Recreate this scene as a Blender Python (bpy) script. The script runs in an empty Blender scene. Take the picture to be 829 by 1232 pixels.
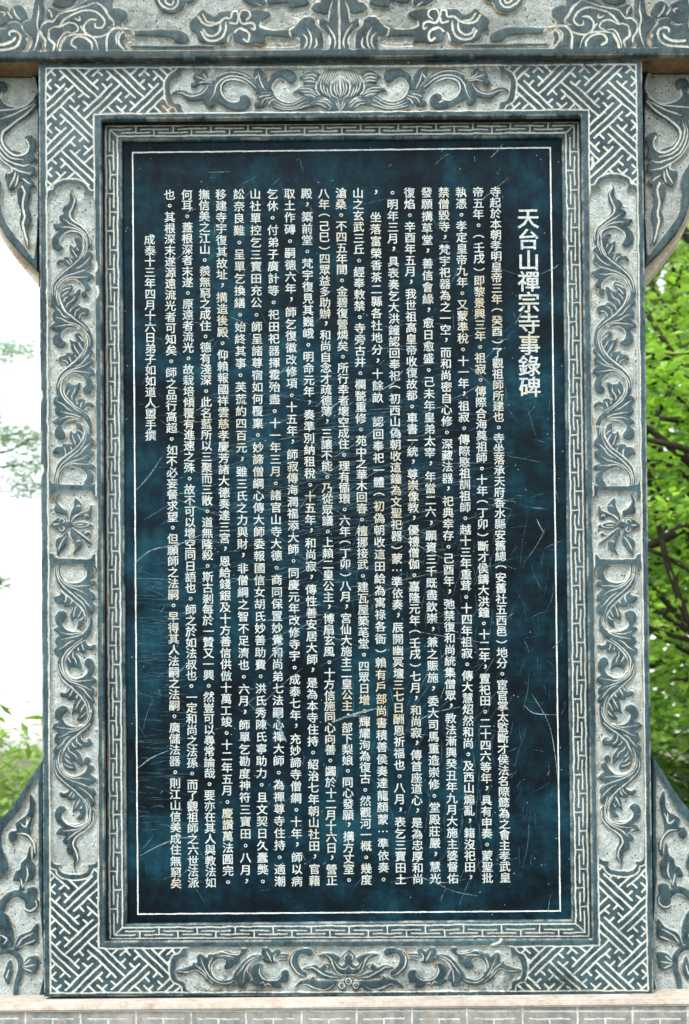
import bpy, math, random
import numpy as np
from mathutils import Matrix, Vector

random.seed(11)
rng = np.random.default_rng(11)
C = bpy.context.scene.collection
sc = bpy.context.scene

# ------------------------------------------------------------------ camera
F = 1800.0                       # focal length in photo pixels (photo 829 x 1232)
PP = (540.0, 860.0)
RM = np.array([[9.99954874e-01, -7.11199796e-04, -9.47328688e-03],
               [-9.45872037e-03, 1.82639789e-02, -9.99788457e-01],
               [8.84069259e-04, 9.99832947e-01, 1.82564277e-02]])
CT = np.array([0.1934178, -2.85304013, 1.48053195])
cam_d = bpy.data.cameras.new('camera')
cam = bpy.data.objects.new('camera', cam_d)
C.objects.link(cam)
m = Matrix.Identity(4)
for i in range(3):
    m[i][0] = RM[0][i]; m[i][1] = -RM[1][i]; m[i][2] = -RM[2][i]; m[i][3] = CT[i]
cam.matrix_world = m
cam_d.sensor_width = 36.0
cam_d.lens = F / 1232 * 36
cam_d.shift_x = (414.5 - PP[0]) / 1232
cam_d.shift_y = (PP[1] - 616) / 1232
cam_d.clip_start = 0.05
cam_d.clip_end = 2000
cam_d.dof.use_dof = True
cam_d.dof.focus_distance = 2.85
cam_d.dof.aperture_fstop = 7.0
sc.camera = cam

# ------------------------------------------------------------------ light
world = bpy.data.worlds.new('World')
sc.world = world
world.use_nodes = True
wn = world.node_tree
for n in list(wn.nodes): wn.nodes.remove(n)
SUN_EL, SUN_AZ = math.radians(58), math.radians(200)     # azimuth clockwise from +Y
sky = wn.nodes.new('ShaderNodeTexSky')
sky.sky_type = 'NISHITA'
sky.sun_disc = False
sky.sun_elevation = SUN_EL
sky.sun_rotation = SUN_AZ
sky.dust_density = 1.5
sky.air_density = 1.2
hs = wn.nodes.new('ShaderNodeHueSaturation')
hs.inputs['Saturation'].default_value = 0.25
bg = wn.nodes.new('ShaderNodeBackground')
bg.inputs['Strength'].default_value = 0.15
wo = wn.nodes.new('ShaderNodeOutputWorld')
wn.links.new(sky.outputs[0], hs.inputs['Color'])
wn.links.new(hs.outputs[0], bg.inputs['Color'])
wn.links.new(bg.outputs[0], wo.inputs['Surface'])
sd = bpy.data.lights.new('sun', 'SUN')
sd.energy = 1.4
sd.angle = math.radians(12)
sd.color = (1.0, 0.96, 0.9)
sun = bpy.data.objects.new('sun', sd)
C.objects.link(sun)
dirv = Vector((math.sin(SUN_AZ) * math.cos(SUN_EL), math.cos(SUN_AZ) * math.cos(SUN_EL), math.sin(SUN_EL)))
sun.rotation_euler = dirv.to_track_quat('Z', 'Y').to_euler()
sc.view_settings.view_transform = 'Standard'
sc.view_settings.look = 'None'
sc.view_settings.gamma = 1
sc.view_settings.exposure = 1.6
sc.view_settings.use_curve_mapping = False
sc.render.engine = 'CYCLES'
sc.cycles.max_bounces = 6
sc.cycles.use_denoising = True

# ------------------------------------------------------------------ geometry helpers
def unproj(px, py, d, proud=0.0):
    """photo pixel -> point on the vertical plane y = d ; proud = offset towards the viewer"""
    px = np.asarray(px, float); py = np.asarray(py, float)
    v = np.stack([(px - PP[0]) / F, (py - PP[1]) / F, np.ones_like(px)], -1) @ RM
    k = (d - CT[1]) / v[..., 1]
    P = CT + v * k[..., None]
    P[..., 1] -= proud
    return P

def new_obj(name, me, mat=None, parent=None):
    o = bpy.data.objects.new(name, me)
    C.objects.link(o)
    if mat and me is not None and not me.materials: me.materials.append(mat)
    if parent: o.parent = parent
    return o

def thing(name, label, cat, loc=(0, 0, 0), group=None):
    o = bpy.data.objects.new(name, None)
    o.empty_display_size = .05
    o.location = loc
    C.objects.link(o)
    o['label'] = label; o['category'] = cat
    if group: o['group'] = group
    return o

def attach(o, parent):
    """parent while keeping vertices where they are in the world"""
    o.parent = parent
    p, off = parent, Vector((0, 0, 0))
    while p:
        off += p.location
        p = p.parent
    o.location = -off
    return o

def mesh_np(name, V, Fc, smooth=False):
    me = bpy.data.meshes.new(name)
    V = np.asarray(V, np.float32); Fc = np.asarray(Fc, np.int32)
    n = Fc.shape[1]
    me.vertices.add(len(V)); me.vertices.foreach_set('co', V.ravel())
    me.loops.add(Fc.size); me.loops.foreach_set('vertex_index', Fc.ravel())
    me.polygons.add(len(Fc))
    me.polygons.foreach_set('loop_start', np.arange(0, Fc.size, n, dtype=np.int32))
    me.polygons.foreach_set('use_smooth', np.full(len(Fc), smooth))
    me.update(calc_edges=True)
    return me

def box_mesh(name, x0, x1, y0, y1, z0, z1, bev=0.0):
    import bmesh
    bm = bmesh.new()
    bmesh.ops.create_cube(bm, size=1)
    for v in bm.verts:
        v.co = ((x0 + x1) / 2 + v.co.x * (x1 - x0), (y0 + y1) / 2 + v.co.y * (y1 - y0), (z0 + z1) / 2 + v.co.z * (z1 - z0))
    if bev: bmesh.ops.bevel(bm, geom=bm.edges[:], offset=bev, segments=2, affect='EDGES')
    me = bpy.data.meshes.new(name); bm.to_mesh(me); bm.free()
    return me

def prism_mesh(name, front, y0, y1, back=None):
    """front: Nx2 (x,z) outline extruded from y0 to y1"""
    import bmesh
    bm = bmesh.new()
    back = front if back is None else back
    a = [bm.verts.new((p[0], y0, p[1])) for p in front]
    b = [bm.verts.new((p[0], y1, p[1])) for p in back]
    n = len(a)
    bm.faces.new(a); bm.faces.new(b[::-1])
    for i in range(n): bm.faces.new((a[i], b[i], b[(i + 1) % n], a[(i + 1) % n]))
    bmesh.ops.recalc_face_normals(bm, faces=bm.faces[:])
    bmesh.ops.triangulate(bm, faces=[f for f in bm.faces if len(f.verts) > 4])
    me = bpy.data.meshes.new(name); bm.to_mesh(me); bm.free()
    return me

# ------------------------------------------------------------------ materials
def N(t, kind, **kw):
    n = t.nodes.new(kind)
    for k, v in kw.items():
        if k in n.inputs: n.inputs[k].default_value = v
        else: setattr(n, k, v)
    return n
def newmat(name):
    mt = bpy.data.materials.new(name); mt.use_nodes = True
    t = mt.node_tree
    return mt, t, t.nodes['Principled BSDF']
def noise(t, vec, scale, detail=4, rough=0.6, dist=0.0):
    n = N(t, 'ShaderNodeTexNoise', Scale=scale, Detail=detail, Roughness=rough, Distortion=dist)
    t.links.new(vec, n.inputs['Vector']); return n.outputs['Fac']
def ramp(t, fac, stops):
    n = t.nodes.new('ShaderNodeValToRGB'); e = n.color_ramp.elements
    while len(e) > 1: e.remove(e[-1])
    for i, (p, c) in enumerate(stops):
        if not isinstance(c, (tuple, list)): c = (c, c, c)
        x = e[0] if i == 0 else e.new(p)
        x.position = p; x.color = (*c, 1)
    t.links.new(fac, n.inputs[0]); return n.outputs['Color']
def mix(t, fac, a, b, blend='MIX'):
    n = t.nodes.new('ShaderNodeMix'); n.data_type = 'RGBA'; n.blend_type = blend
    for s, v in ((n.inputs[0], fac), (n.inputs[6], a), (n.inputs[7], b)):
        if isinstance(v, bpy.types.NodeSocket): t.links.new(v, s)
        elif isinstance(v, (int, float)): s.default_value = v
        else: s.default_value = (*v, 1)
    return n.outputs[2]
def mathn(t, op, a, b=0.0, clamp=False):
    n = t.nodes.new('ShaderNodeMath'); n.operation = op; n.use_clamp = clamp
    for s, v in ((n.inputs[0], a), (n.inputs[1], b)):
        if isinstance(v, bpy.types.NodeSocket): t.links.new(v, s)
        else: s.default_value = v
    return n.outputs[0]
def coords(t):
    g = t.nodes.new('ShaderNodeTexCoord'); return g.outputs['Object']
def bump(t, h, strength, dist, bsdf):
    n = N(t, 'ShaderNodeBump', Strength=strength, Distance=dist)
    t.links.new(h, n.inputs['Height']); t.links.new(n.outputs[0], bsdf.inputs['Normal'])

def carved_material(name, pol_dark, pol_light, gr_dark, gr_light, dust=0.5):
    mt, t, b = newmat(name)
    co = coords(t)
    at = t.nodes.new('ShaderNodeAttribute'); at.attribute_name = 'carve'
    sep = t.nodes.new('ShaderNodeSeparateColor'); t.links.new(at.outputs['Color'], sep.inputs[0])
    cut, line, stain = sep.outputs[0], sep.outputs[1], sep.outputs[2]
    n1 = noise(t, co, 5, 6, .65); n2 = noise(t, co, 55, 5, .7); n3 = noise(t, co, 320, 3, .7)
    # streaky vertical wash marks
    mp = N(t, 'ShaderNodeMapping'); mp.inputs['Scale'].default_value = (60, 60, 5)
    t.links.new(co, mp.inputs['Vector'])
    n4 = noise(t, mp.outputs[0], 1.0, 4, .7)
    f = mathn(t, 'ADD', mathn(t, 'MULTIPLY', n1, .6), mathn(t, 'MULTIPLY', n2, .65))
    f = mathn(t, 'ADD', f, mathn(t, 'MULTIPLY', n4, .45))
    f = mathn(t, 'MULTIPLY', f, .588)
    pol = mix(t, ramp(t, f, [(.43, 0.0), (.58, 1.0)]), pol_dark, pol_light)
    pol = mix(t, ramp(t, n3, [(.57, 0.0), (.75, .65)]), pol, gr_dark)
    gr = mix(t, ramp(t, n2, [(.3, 0.0), (.7, 1.0)]), gr_dark, gr_light)
    gr = mix(t, ramp(t, n3, [(.42, .55), (.55, 0.0)]), gr, (gr_dark[0] * .55, gr_dark[1] * .6, gr_dark[2] * .65))
    vo = N(t, 'ShaderNodeTexVoronoi', Scale=120.0); t.links.new(co, vo.inputs['Vector'])
    pit = mathn(t, 'MULTIPLY', mathn(t, 'LESS_THAN', vo.outputs['Distance'], .2),
                mathn(t, 'GREATER_THAN', noise(t, co, 70, 2, .6), .53))
    gr = mix(t, pit, gr, (.03, .035, .035))
    # worn edges: noise breaks the clean border of the cut
    cutn = mathn(t, 'ADD', cut, mathn(t, 'MULTIPLY', mathn(t, 'SUBTRACT', n3, .5), .5))
    col = mix(t, ramp(t, cutn, [(.3, 0.0), (.7, 1.0)]), pol, gr)
    lin = mathn(t, 'MULTIPLY', line, ramp(t, n2, [(.25, .55), (.55, 1.0)]))
    col = mix(t, lin, col, mix(t, n2, (.36, .39, .35), (.56, .56, .49)))
    st = mathn(t, 'MULTIPLY', stain, ramp(t, noise(t, co, 24, 5, .7), [(.4, 0.0), (.62, 1.0)]))
    col = mix(t, st, col, mix(t, n3, (.11, .06, .015), (.28, .19, .08)))
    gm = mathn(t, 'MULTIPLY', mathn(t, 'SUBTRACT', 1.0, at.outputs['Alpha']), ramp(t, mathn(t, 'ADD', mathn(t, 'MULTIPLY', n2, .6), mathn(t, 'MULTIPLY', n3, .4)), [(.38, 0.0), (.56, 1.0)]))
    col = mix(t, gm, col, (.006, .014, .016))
    # lime splashes
    sp = ramp(t, noise(t, co, 15, 8, .75), [(.69, 0.0), (.73, .75)])
    col = mix(t, sp, col, (.45, .49, .49))
    t.links.new(col, b.inputs['Base Color'])
    b.inputs['Specular IOR Level'].default_value = .22
    rr = mix(t, cut, mix(t, n2, (.3,) * 3, (.55,) * 3), (.9,) * 3)
    t.links.new(rr, b.inputs['Roughness'])
    hh = mathn(t, 'MULTIPLY', mathn(t, 'ADD', n3, mathn(t, 'MULTIPLY', n2, .8)), mathn(t, 'ADD', cut, .06))
    hh = mathn(t, 'SUBTRACT', hh, mathn(t, 'MULTIPLY', pit, cut))
    bump(t, hh, .7, .0022, b)
    return mt

M = {}
M['frame'] = carved_material('carved_blue_stone', (.0045, .019, .025), (.040, .078, .088), (.20, .245, .24), (.45, .485, .445))
M['lintel'] = carved_material('carved_lintel_stone', (.0045, .018, .022), (.038, .067, .070), (.17, .195, .185), (.36, .38, .35))
M['plinth'] = carved_material('pale_plinth_stone', (.11, .125, .125), (.23, .225, .205), (.28, .27, .25), (.5, .48, .44))

def plain_stone(name, a, b_, rough=.8, scale=6, tint=None, bumpd=.003):
    mt, t, b = newmat(name)
    co = coords(t)
    f = mathn(t, 'ADD', mathn(t, 'MULTIPLY', noise(t, co, scale, 6, .7), .6), mathn(t, 'MULTIPLY', noise(t, co, scale * 14, 4, .7), .4))
    col = mix(t, ramp(t, f, [(.38, 0.0), (.62, 1.0)]), a, b_)
    if tint: col = mix(t, ramp(t, noise(t, co, scale * 2.5, 6, .75), [(.52, 0.0), (.68, .8)]), col, tint)
    t.links.new(col, b.inputs['Base Color'])
    b.inputs['Roughness'].default_value = rough
    b.inputs['Specular IOR Level'].default_value = .15
    bump(t, f, .6, bumpd, b)
    return mt
M['side'] = plain_stone('rough_sawn_stone', (.05, .07, .08), (.12, .15, .16))
M['beige'] = plain_stone('beige_stone_edge', (.30, .27, .20), (.46, .42, .34), tint=(.2, .13, .06))
M['under'] = plain_stone('rust_and_shade_underside', (.09, .05, .022), (.22, .14, .08), scale=7, tint=(.006, .005, .004), bumpd=.006)  # near-black tint puts shade under the lintel into the rust-brown colour
M['recess'] = plain_stone('recess_shade_stone', (.002, .0025, .0025), (.007, .008, .008), scale=14, tint=(.04, .02, .006))  # recess shade put into the near-black base colour; the brown tint is staining
M['ledge'] = plain_stone('pale_ledge_stone', (.30, .265, .225), (.47, .44, .39), scale=8, tint=(.26, .16, .08))
M['paving'] = plain_stone('grey_paving', (.20, .20, .18), (.33, .32, .29), scale=2)
M['ground'] = plain_stone('leaf_litter_soil', (.05, .06, .025), (.12, .12, .06), scale=1)

def slab_material():
    mt, t, b = newmat('polished_dark_slab')
    co = coords(t)
    big = noise(t, co, 2.6, 5, .6, .4); mid = noise(t, co, 13, 6, .72); fine = noise(t, co, 210, 4, .7)
    mp = N(t, 'ShaderNodeMapping'); mp.inputs['Scale'].default_value = (42, 42, 3.0)
    t.links.new(co, mp.inputs['Vector']); vert = noise(t, mp.outputs[0], 1, 5, .7)
    mp2 = N(t, 'ShaderNodeMapping'); mp2.inputs['Scale'].default_value = (4, 4, 70); mp2.inputs['Rotation'].default_value = (0, .22, 0)
    t.links.new(co, mp2.inputs['Vector']); hor = noise(t, mp2.outputs[0], 1, 5, .75)
    f = mathn(t, 'ADD', mathn(t, 'MULTIPLY', big, 1.0), mathn(t, 'MULTIPLY', mid, 1.15))
    f = mathn(t, 'ADD', f, mathn(t, 'MULTIPLY', vert, .28))
    f = mathn(t, 'ADD', f, mathn(t, 'MULTIPLY', hor, .22))
    f = mathn(t, 'MULTIPLY', f, .377)
    col = ramp(t, f, [(.43, (.0004, .0030, .0050)), (.485, (.0009, .0080, .0130)), (.54, (.0020, .0185, .0285)), (.615, (.0058, .040, .056)), (.71, (.025, .080, .098))])
    col = mix(t, ramp(t, fine, [(.66, 0.0), (.76, .22)]), col, (.06, .12, .14))
    # sparse pale dots of grit
    vo = N(t, 'ShaderNodeTexVoronoi', Scale=70.0); t.links.new(co, vo.inputs['Vector'])
    dot = mathn(t, 'MULTIPLY', mathn(t, 'LESS_THAN', vo.outputs['Distance'], .085), mathn(t, 'GREATER_THAN', noise(t, co, 30, 2, .6), .57))
    col = mix(t, mathn(t, 'MULTIPLY', dot, .5), col, (.25, .33, .35))
    t.links.new(col, b.inputs['Base Color'])
    t.links.new(ramp(t, mid, [(.3, .42), (.7, .6)]), b.inputs['Roughness'])
    b.inputs['Specular IOR Level'].default_value = .07
    bump(t, mathn(t, 'ADD', mid, mathn(t, 'MULTIPLY', fine, .3)), .25, .0015, b)
    return mt
M['slab'] = slab_material()

def letter_material(name, a, b_, tint):
    mt, t, b = newmat(name)
    co = coords(t)
    f = noise(t, co, 60, 4, .7); g = noise(t, co, 5.5, 5, .7); h = noise(t, co, 400, 3, .7)
    col = mix(t, ramp(t, f, [(.3, 0.0), (.6, 1.0)]), a, b_)
    col = mix(t, ramp(t, g, [(.52, 0.0), (.66, .75)]), col, tint)
    col = mix(t, ramp(t, h, [(.38, .75), (.53, 0.0)]), col, (a[0] * .35, a[1] * .4, a[2] * .45))
    t.links.new(col, b.inputs['Base Color']); b.inputs['Roughness'].default_value = .85
    bump(t, h, .5, .0008, b)
    return mt
M['letter'] = letter_material('filled_lettering', (.27, .34, .36), (.47, .50, .46), (.38, .31, .16))
M['line'] = letter_material('white_border_line', (.42, .47, .47), (.60, .62, .58), (.5, .5, .44))

def scratch_material(name='scratch_marks', k=.9, c0=(.03, .09, .11), c1=(.28, .38, .40)):
    mt, t, b = newmat(name)
    co = coords(t)
    f = noise(t, co, 120, 4, .8)
    t.links.new(mix(t, f, c0, c1), b.inputs['Base Color'])
    b.inputs['Roughness'].default_value = .9
    t.links.new(ramp(t, noise(t, co, 90, 5, .8), [(.36, .1 * k), (.6, k)]), b.inputs['Alpha'])
    return mt
M['scratch'] = scratch_material()
M['scuff'] = scratch_material('scuff_marks', .5, (.02, .09, .12), (.12, .25, .30))

# ------------------------------------------------------------------ drawing in photo pixels
def cr(P, closed=False, n=6):
    P = np.asarray(P, float)
    if len(P) < 3 and not closed:
        return P
    if closed: Q = np.vstack([P[-1], P, P[0], P[1]])
    else: Q = np.vstack([2 * P[0] - P[1], P, 2 * P[-1] - P[-2]])
    out = []
    k = len(P) if closed else len(P) - 1
    tt = np.arange(n) / n
    for i in range(k):
        a, b, c, d = Q[i], Q[i + 1], Q[i + 2], Q[i + 3]
        # chord limited tangents (keeps sharp tips tidy)
        L = np.linalg.norm(c - b) + 1e-9
        t0 = (c - a) / 2; t1 = (d - b) / 2
        t0 *= min(1, L / (np.linalg.norm(t0) + 1e-9)); t1 *= min(1, L / (np.linalg.norm(t1) + 1e-9))
        for s in tt:
            out.append((2 * s**3 - 3 * s**2 + 1) * b + (s**3 - 2 * s**2 + s) * t0 + (-2 * s**3 + 3 * s**2) * c + (s**3 - s**2) * t1)
    if not closed: out.append(P[-1])
    return np.array(out)

def seg_dist(X, Y, P, closed):
    d = np.full(X.shape, 1e9, np.float32); along = np.zeros(X.shape, np.float32)
    n = len(P) if closed else len(P) - 1
    for i in range(n):
        a = P[i]; b = P[(i + 1) % len(P)]
        ab = b - a; L = ab @ ab + 1e-12
        s = np.clip(((X - a[0]) * ab[0] + (Y - a[1]) * ab[1]) / L, 0, 1)
        dd = (X - a[0] - s * ab[0])**2 + (Y - a[1] - s * ab[1])**2
        k = dd < d
        d = np.where(k, dd, d); along = np.where(k, (i + s) / n, along)
    return np.sqrt(d), along

def inside(X, Y, P):
    r = np.zeros(X.shape, bool)
    n = len(P)
    for i in range(n):
        x0, y0 = P[i]; x1, y1 = P[(i + 1) % n]
        if y0 == y1: continue
        c = (y0 > Y) != (y1 > Y)
        r ^= c & (X < (x1 - x0) * (Y - y0) / (y1 - y0) + x0)
    return r

def sm(x, a, b):
    s = np.clip((x - a) / (b - a), 0, 1)
    return s * s * (3 - 2 * s)

class Relief:
    def __init__(s, x0, x1, y0, y1, step):
        s.step = step; s.x0 = x0; s.y0 = y0
        s.nx = int(round((x1 - x0) / step)) + 1; s.ny = int(round((y1 - y0) / step)) + 1
        s.xs = x0 + np.arange(s.nx) * step; s.ys = y0 + np.arange(s.ny) * step
        s.X, s.Y = np.meshgrid(s.xs.astype(np.float32), s.ys.astype(np.float32))
        sh = s.X.shape
        s.Xd = s.X + (vnoise(s.X, s.Y, 11, 101) - .5) * 1.1 + (vnoise(s.X, s.Y, 2.4, 102) - .5) * .55
        s.Yd = s.Y + (vnoise(s.X, s.Y, 12, 103) - .5) * 1.1 + (vnoise(s.X, s.Y, 2.6, 104) - .5) * .55
        s.R = np.full(sh, 9, np.float32)      # signed distance to raised motifs
        s.G = np.full(sh, 9, np.float32)      # signed distance to sunk ground
        s.L = np.zeros(sh, np.float32)        # incised white lines
        s.S = np.zeros(sh, np.float32)        # stain strength
    def win(s, P, pad):
        a = P.min(0) - pad; b = P.max(0) + pad
        i0 = max(0, int((a[0] - s.x0) / s.step)); i1 = min(s.nx, int((b[0] - s.x0) / s.step) + 2)
        j0 = max(0, int((a[1] - s.y0) / s.step)); j1 = min(s.ny, int((b[1] - s.y0) / s.step) + 2)
        if i0 >= i1 or j0 >= j1: return None
        return (slice(j0, j1), slice(i0, i1))
    def poly(s, P, tgt='R', pad=7):
        w = s.win(P, pad)
        if w is None: return
        X, Y = s.Xd[w], s.Yd[w]
        d, _ = seg_dist(X, Y, P, True)
        d = np.where(inside(X, Y, P), -d, d)
        A = s.R if tgt == 'R' else s.G
        A[w] = np.minimum(A[w], d)
    def stroke(s, P, hw, pad=7):
        w = s.win(P, pad + hw)
        if w is None: return
        d, _ = seg_dist(s.Xd[w], s.Yd[w], P, False)
        s.R[w] = np.minimum(s.R[w], d - hw)
    def line(s, P, hw=.75, taper=True, k=1.0, clip=None):
        w = s.win(P, 3 + hw)
        if w is None: return
        d, a = seg_dist(s.Xd[w], s.Yd[w], P, False)
        h = hw * (1 - .6 * sm(a, .75, 1.0)) * (1 - .75 * (1 - sm(a, 0, .25))) if taper else hw
        if taper is True and hw > 1.05: h = hw * (1 - .5 * sm(a, .85, 1.0))
        v = sm(h - d, -.42, .38) * k
        if clip is not None: v = v * clip[w]
        s.L[w] = np.maximum(s.L[w], v)

def vnoise(X, Y, cell, seed):
    r = np.random.default_rng(seed)
    G = r.random((256, 256)).astype(np.float32)
    x = X / cell; y = Y / cell
    xi = np.floor(x).astype(int); yi = np.floor(y).astype(int)
    fx = x - xi; fy = y - yi; fx = fx * fx * (3 - 2 * fx); fy = fy * fy * (3 - 2 * fy)
    g = lambda a, b: G[(yi + b) & 255, (xi + a) & 255]
    return (g(0, 0) * (1 - fx) + g(1, 0) * fx) * (1 - fy) + (g(0, 1) * (1 - fx) + g(1, 1) * fx) * fy

def wearn(X, Y, seed):
    return .5 * vnoise(X, Y, 31, seed) + .3 * vnoise(X, Y, 5.3, seed + 1) + .2 * vnoise(X, Y, 1.7, seed + 2)

PX = 0.00159           # metres per photo pixel on the frame's face

def finish(r, depth_px=3.0, edge=1.5, rim=.85, stain=1.0):
    """height (metres, negative = sunk) and colour channels from the distances"""
    raised = 1 - sm(r.R, -.15, edge)
    gr = 1 - sm(r.G, -edge + .2, .25)
    A = gr * (1 - raised)
    H = -A * depth_px * PX
    # rounded shoulders of the motifs
    ing = 1 - sm(r.G, -1.5, 0)
    H -= ing * raised * np.exp(np.minimum(r.R, 0) / .9) * .6 * PX
    H -= ing * raised * .35 * PX * vnoise(r.X, r.Y, 9, 5)
    H -= r.L * .75 * PX
    H -= A * (vnoise(r.X, r.Y, 3.1, 3) + .6 * vnoise(r.X, r.Y, 1.3, 4)) * .5 * PX
    bandR = np.exp(-((r.R - .75) / .62)**2) * gr
    bandG = np.exp(-((r.G + .35) / .62)**2) * (1 - raised)
    wear = .4 + .6 * sm(wearn(r.X, r.Y, 8), .35, .62)
    line = np.maximum(r.L * (.8 + .2 * wear), np.maximum(bandR, bandG) * rim * wear)
    cut = np.maximum(A, r.L * .9)
    near = np.exp(-np.maximum(r.R - 1.4, 0) / 1.5) * (r.R > .7) + .8 * np.exp(-np.maximum(-r.G - 1.2, 0) / 1.4) * (r.G < -.8)
    blot = sm(vnoise(r.X, r.Y, 14, 21) + .3 * vnoise(r.X, r.Y, 4, 22), .62, .95)
    S = np.clip(A * near * blot * .85 * stain + r.S, 0, 1)
    return H, cut, line, S

def emit(name, r, H, ch, depth, mask, mat, parent, skirt=.009, snap=()):
    """mesh object from the grid quads selected by mask (ny-1, nx-1)"""
    nx = r.nx
    jj, ii = np.nonzero(mask)
    if len(jj) == 0: return None
    q = np.stack([jj * nx + ii, (jj + 1) * nx + ii, (jj + 1) * nx + ii + 1, jj * nx + ii + 1], -1)
    # boundary edges -> skirt
    mp = np.zeros((mask.shape[0] + 2, mask.shape[1] + 2), bool); mp[1:-1, 1:-1] = mask
    sk = []
    for (dj, di, a, b) in ((-1, 0, 3, 0), (1, 0, 1, 2), (0, -1, 0, 1), (0, 1, 2, 3)):
        e = ~mp[jj + 1 + dj, ii + 1 + di]
        sk.append(np.stack([q[e, a], q[e, b]], -1))
    sk = np.vstack(sk)
    used = np.unique(q); bu = np.unique(sk)
    remap = np.full(r.nx * r.ny, -1, np.int64); remap[used] = np.arange(len(used))
    XX = r.X.ravel().astype(float); YY = r.Y.ravel().astype(float)
    for kind, fn in snap:                   # straight arrises: pull border vertices on to the edge itself
        if kind == 'x':
            d = fn(YY[bu]) - XX[bu]; k = np.abs(d) < r.step * .8; XX[bu[k]] += d[k]
        else:
            d = fn(XX[bu]) - YY[bu]; k = np.abs(d) < r.step * .8; YY[bu[k]] += d[k]
    P = unproj(XX[used], YY[used], depth)
    P[:, 1] -= H.ravel()[used]
    Pb = unproj(XX[bu], YY[bu], depth); Pb[:, 1] += skirt
    rb = np.full(r.nx * r.ny, -1, np.int64); rb[bu] = len(used) + np.arange(len(bu))
    faces = np.vstack([remap[q], np.stack([remap[sk[:, 1]], remap[sk[:, 0]], rb[sk[:, 0]], rb[sk[:, 1]]], -1)])
    me = mesh_np(name, np.vstack([P, Pb]), faces, True)
    cut, line, st = ch[:3]
    col = np.ones((len(used) + len(bu), 4), np.float32)
    for k, arr in enumerate((cut, line, st)):
        col[:, k] = np.concatenate([arr.ravel()[used], arr.ravel()[bu]])
    if len(ch) > 3: col[:, 3] = 1 - np.concatenate([ch[3].ravel()[used], ch[3].ravel()[bu]])
    at = me.color_attributes.new('carve', 'FLOAT_COLOR', 'POINT')
    at.data.foreach_set('color', col.ravel())
    o = new_obj(name, me, mat)
    attach(o, parent)
    return o

def lerp(a, b, s): return a + (b - a) * s
def quad_edges(tl, tr, bl, br):
    """functions giving left/right x at y and top/bottom y at x"""
    xl = lambda y: tl[0] + (bl[0] - tl[0]) * (y - tl[1]) / (bl[1] - tl[1])
    xr = lambda y: tr[0] + (br[0] - tr[0]) * (y - tr[1]) / (br[1] - tr[1])
    yt = lambda x: tl[1] + (tr[1] - tl[1]) * (x - tl[0]) / (tr[0] - tl[0])
    yb = lambda x: bl[1] + (br[1] - bl[1]) * (x - bl[0]) / (br[0] - bl[0])
    return xl, xr, yt, yb
Q_OUT = ((46.1, 74.6), (772.5, 71), (52.7, 1199.3), (786.6, 1197.2))
Q_L1 = ((55.2, 82.2), (765.2, 77.4), (60.8, 1194.6), (779.3, 1191.6))
Q_L2 = ((112.7, 136.6), (708.2, 131.6), (118.5, 1141), (721, 1138))
Q_RIM = ((121, 143.2), (698.8, 138.7), (125.8, 1132.5), (712.7, 1129.6))
Q_F1 = ((127.4, 151.6), (695.3, 146.6), (132.4, 1129.2), (708.1, 1126.2))
Q_F2 = ((141, 163.8), (681, 159.6), (147.2, 1116.3), (692.8, 1111.2))
Q_SL = ((146.0, 168.6), (676, 164.4), (152.4, 1111.4), (687.6, 1106.4))
Q_TX = ((159.6, 183.7), (662, 177.8), (166, 1099.8), (674, 1096))

def view(ox, oy, s): return lambda P: np.array(P, float) / s + (ox, oy)

# ------------------------------------------------------------------ traced ornament
LW = .70
class Art:
    def __init__(s): s.items = []
    def R(s, v, *polys):
        for p in polys: s.items.append(('R', cr(v(p), True), 0))
    def L(s, v, hw, *ls):
        for p in ls: s.items.append(('L', cr(v(p)), hw))
    def S(s, v, hw, *ls):
        for p in ls: s.items.append(('S', cr(v(p)), hw))
    def G(s, v, *polys):
        for p in polys: s.items.append(('G', cr(v(p), True, 4), 0))
    def draw(s, rel, fn=lambda P: P, only=None):
        for k, P, w in s.items:
            Q = fn(P)
            if k == 'R': rel.poly(Q)
            elif k == 'G': rel.poly(Q, 'G')
            elif k == 'S': rel.stroke(Q, w)
            else: rel.line(Q, w * LW)

# --- side scroll (traced on the upper left panel)
side = Art()
A_, B_, C_, D_ = view(50, 210, 11.843), view(50, 300, 11.843), view(50, 395, 11.843), view(50, 490, 11.843)
side.R(A_, [(432,180),(425,250),(470,310),(492,370),(480,450),(448,530),(450,600),(500,665),(580,735),(655,800),(700,900),(705,1000),(650,1060),(610,1000),(560,880),(480,830),(400,825),(320,850),(275,900),(262,960),(285,1010),(300,1040),(250,1080),(190,1065),(145,1000),(140,930),(170,860),(240,800),(200,780),(160,705),(215,690),(290,675),(260,640),(245,600),(280,560),(310,545),(295,490),(320,440),(380,400),(405,330),(398,270)])
side.R(B_, [(460,-165),(520,-175),(570,-120),(580,-20),(545,90),(440,200),(340,285),(350,240),(290,205),(220,205),(215,180),(260,140),(320,135),(330,105),(380,95),(420,110),(440,95),(410,40),(400,-60),(420,-70),(450,-40),(490,-50),(500,-90),(470,-130)],
  [(600,-20),(670,10),(712,50),(700,140),(715,200),(690,260),(630,300),(720,350),(738,385),(690,440),(655,470),(700,530),(690,575),(640,600),(650,660),(600,695),(562,650),(570,600),(600,580),(590,520),(540,470),(450,435),(350,445),(280,490),(230,560),(200,450),(350,300),(540,140)],
  [(330,520),(420,500),(435,560),(390,620),(400,640),(460,620),(530,560),(545,600),(530,680),(500,740),(450,790),(480,800),(530,790),(560,820),(620,825),(670,850),(680,900),(640,950),(610,930),(560,940),(560,1010),(575,1050),(480,985),(380,900),(290,790),(260,680),(270,580)])
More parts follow.
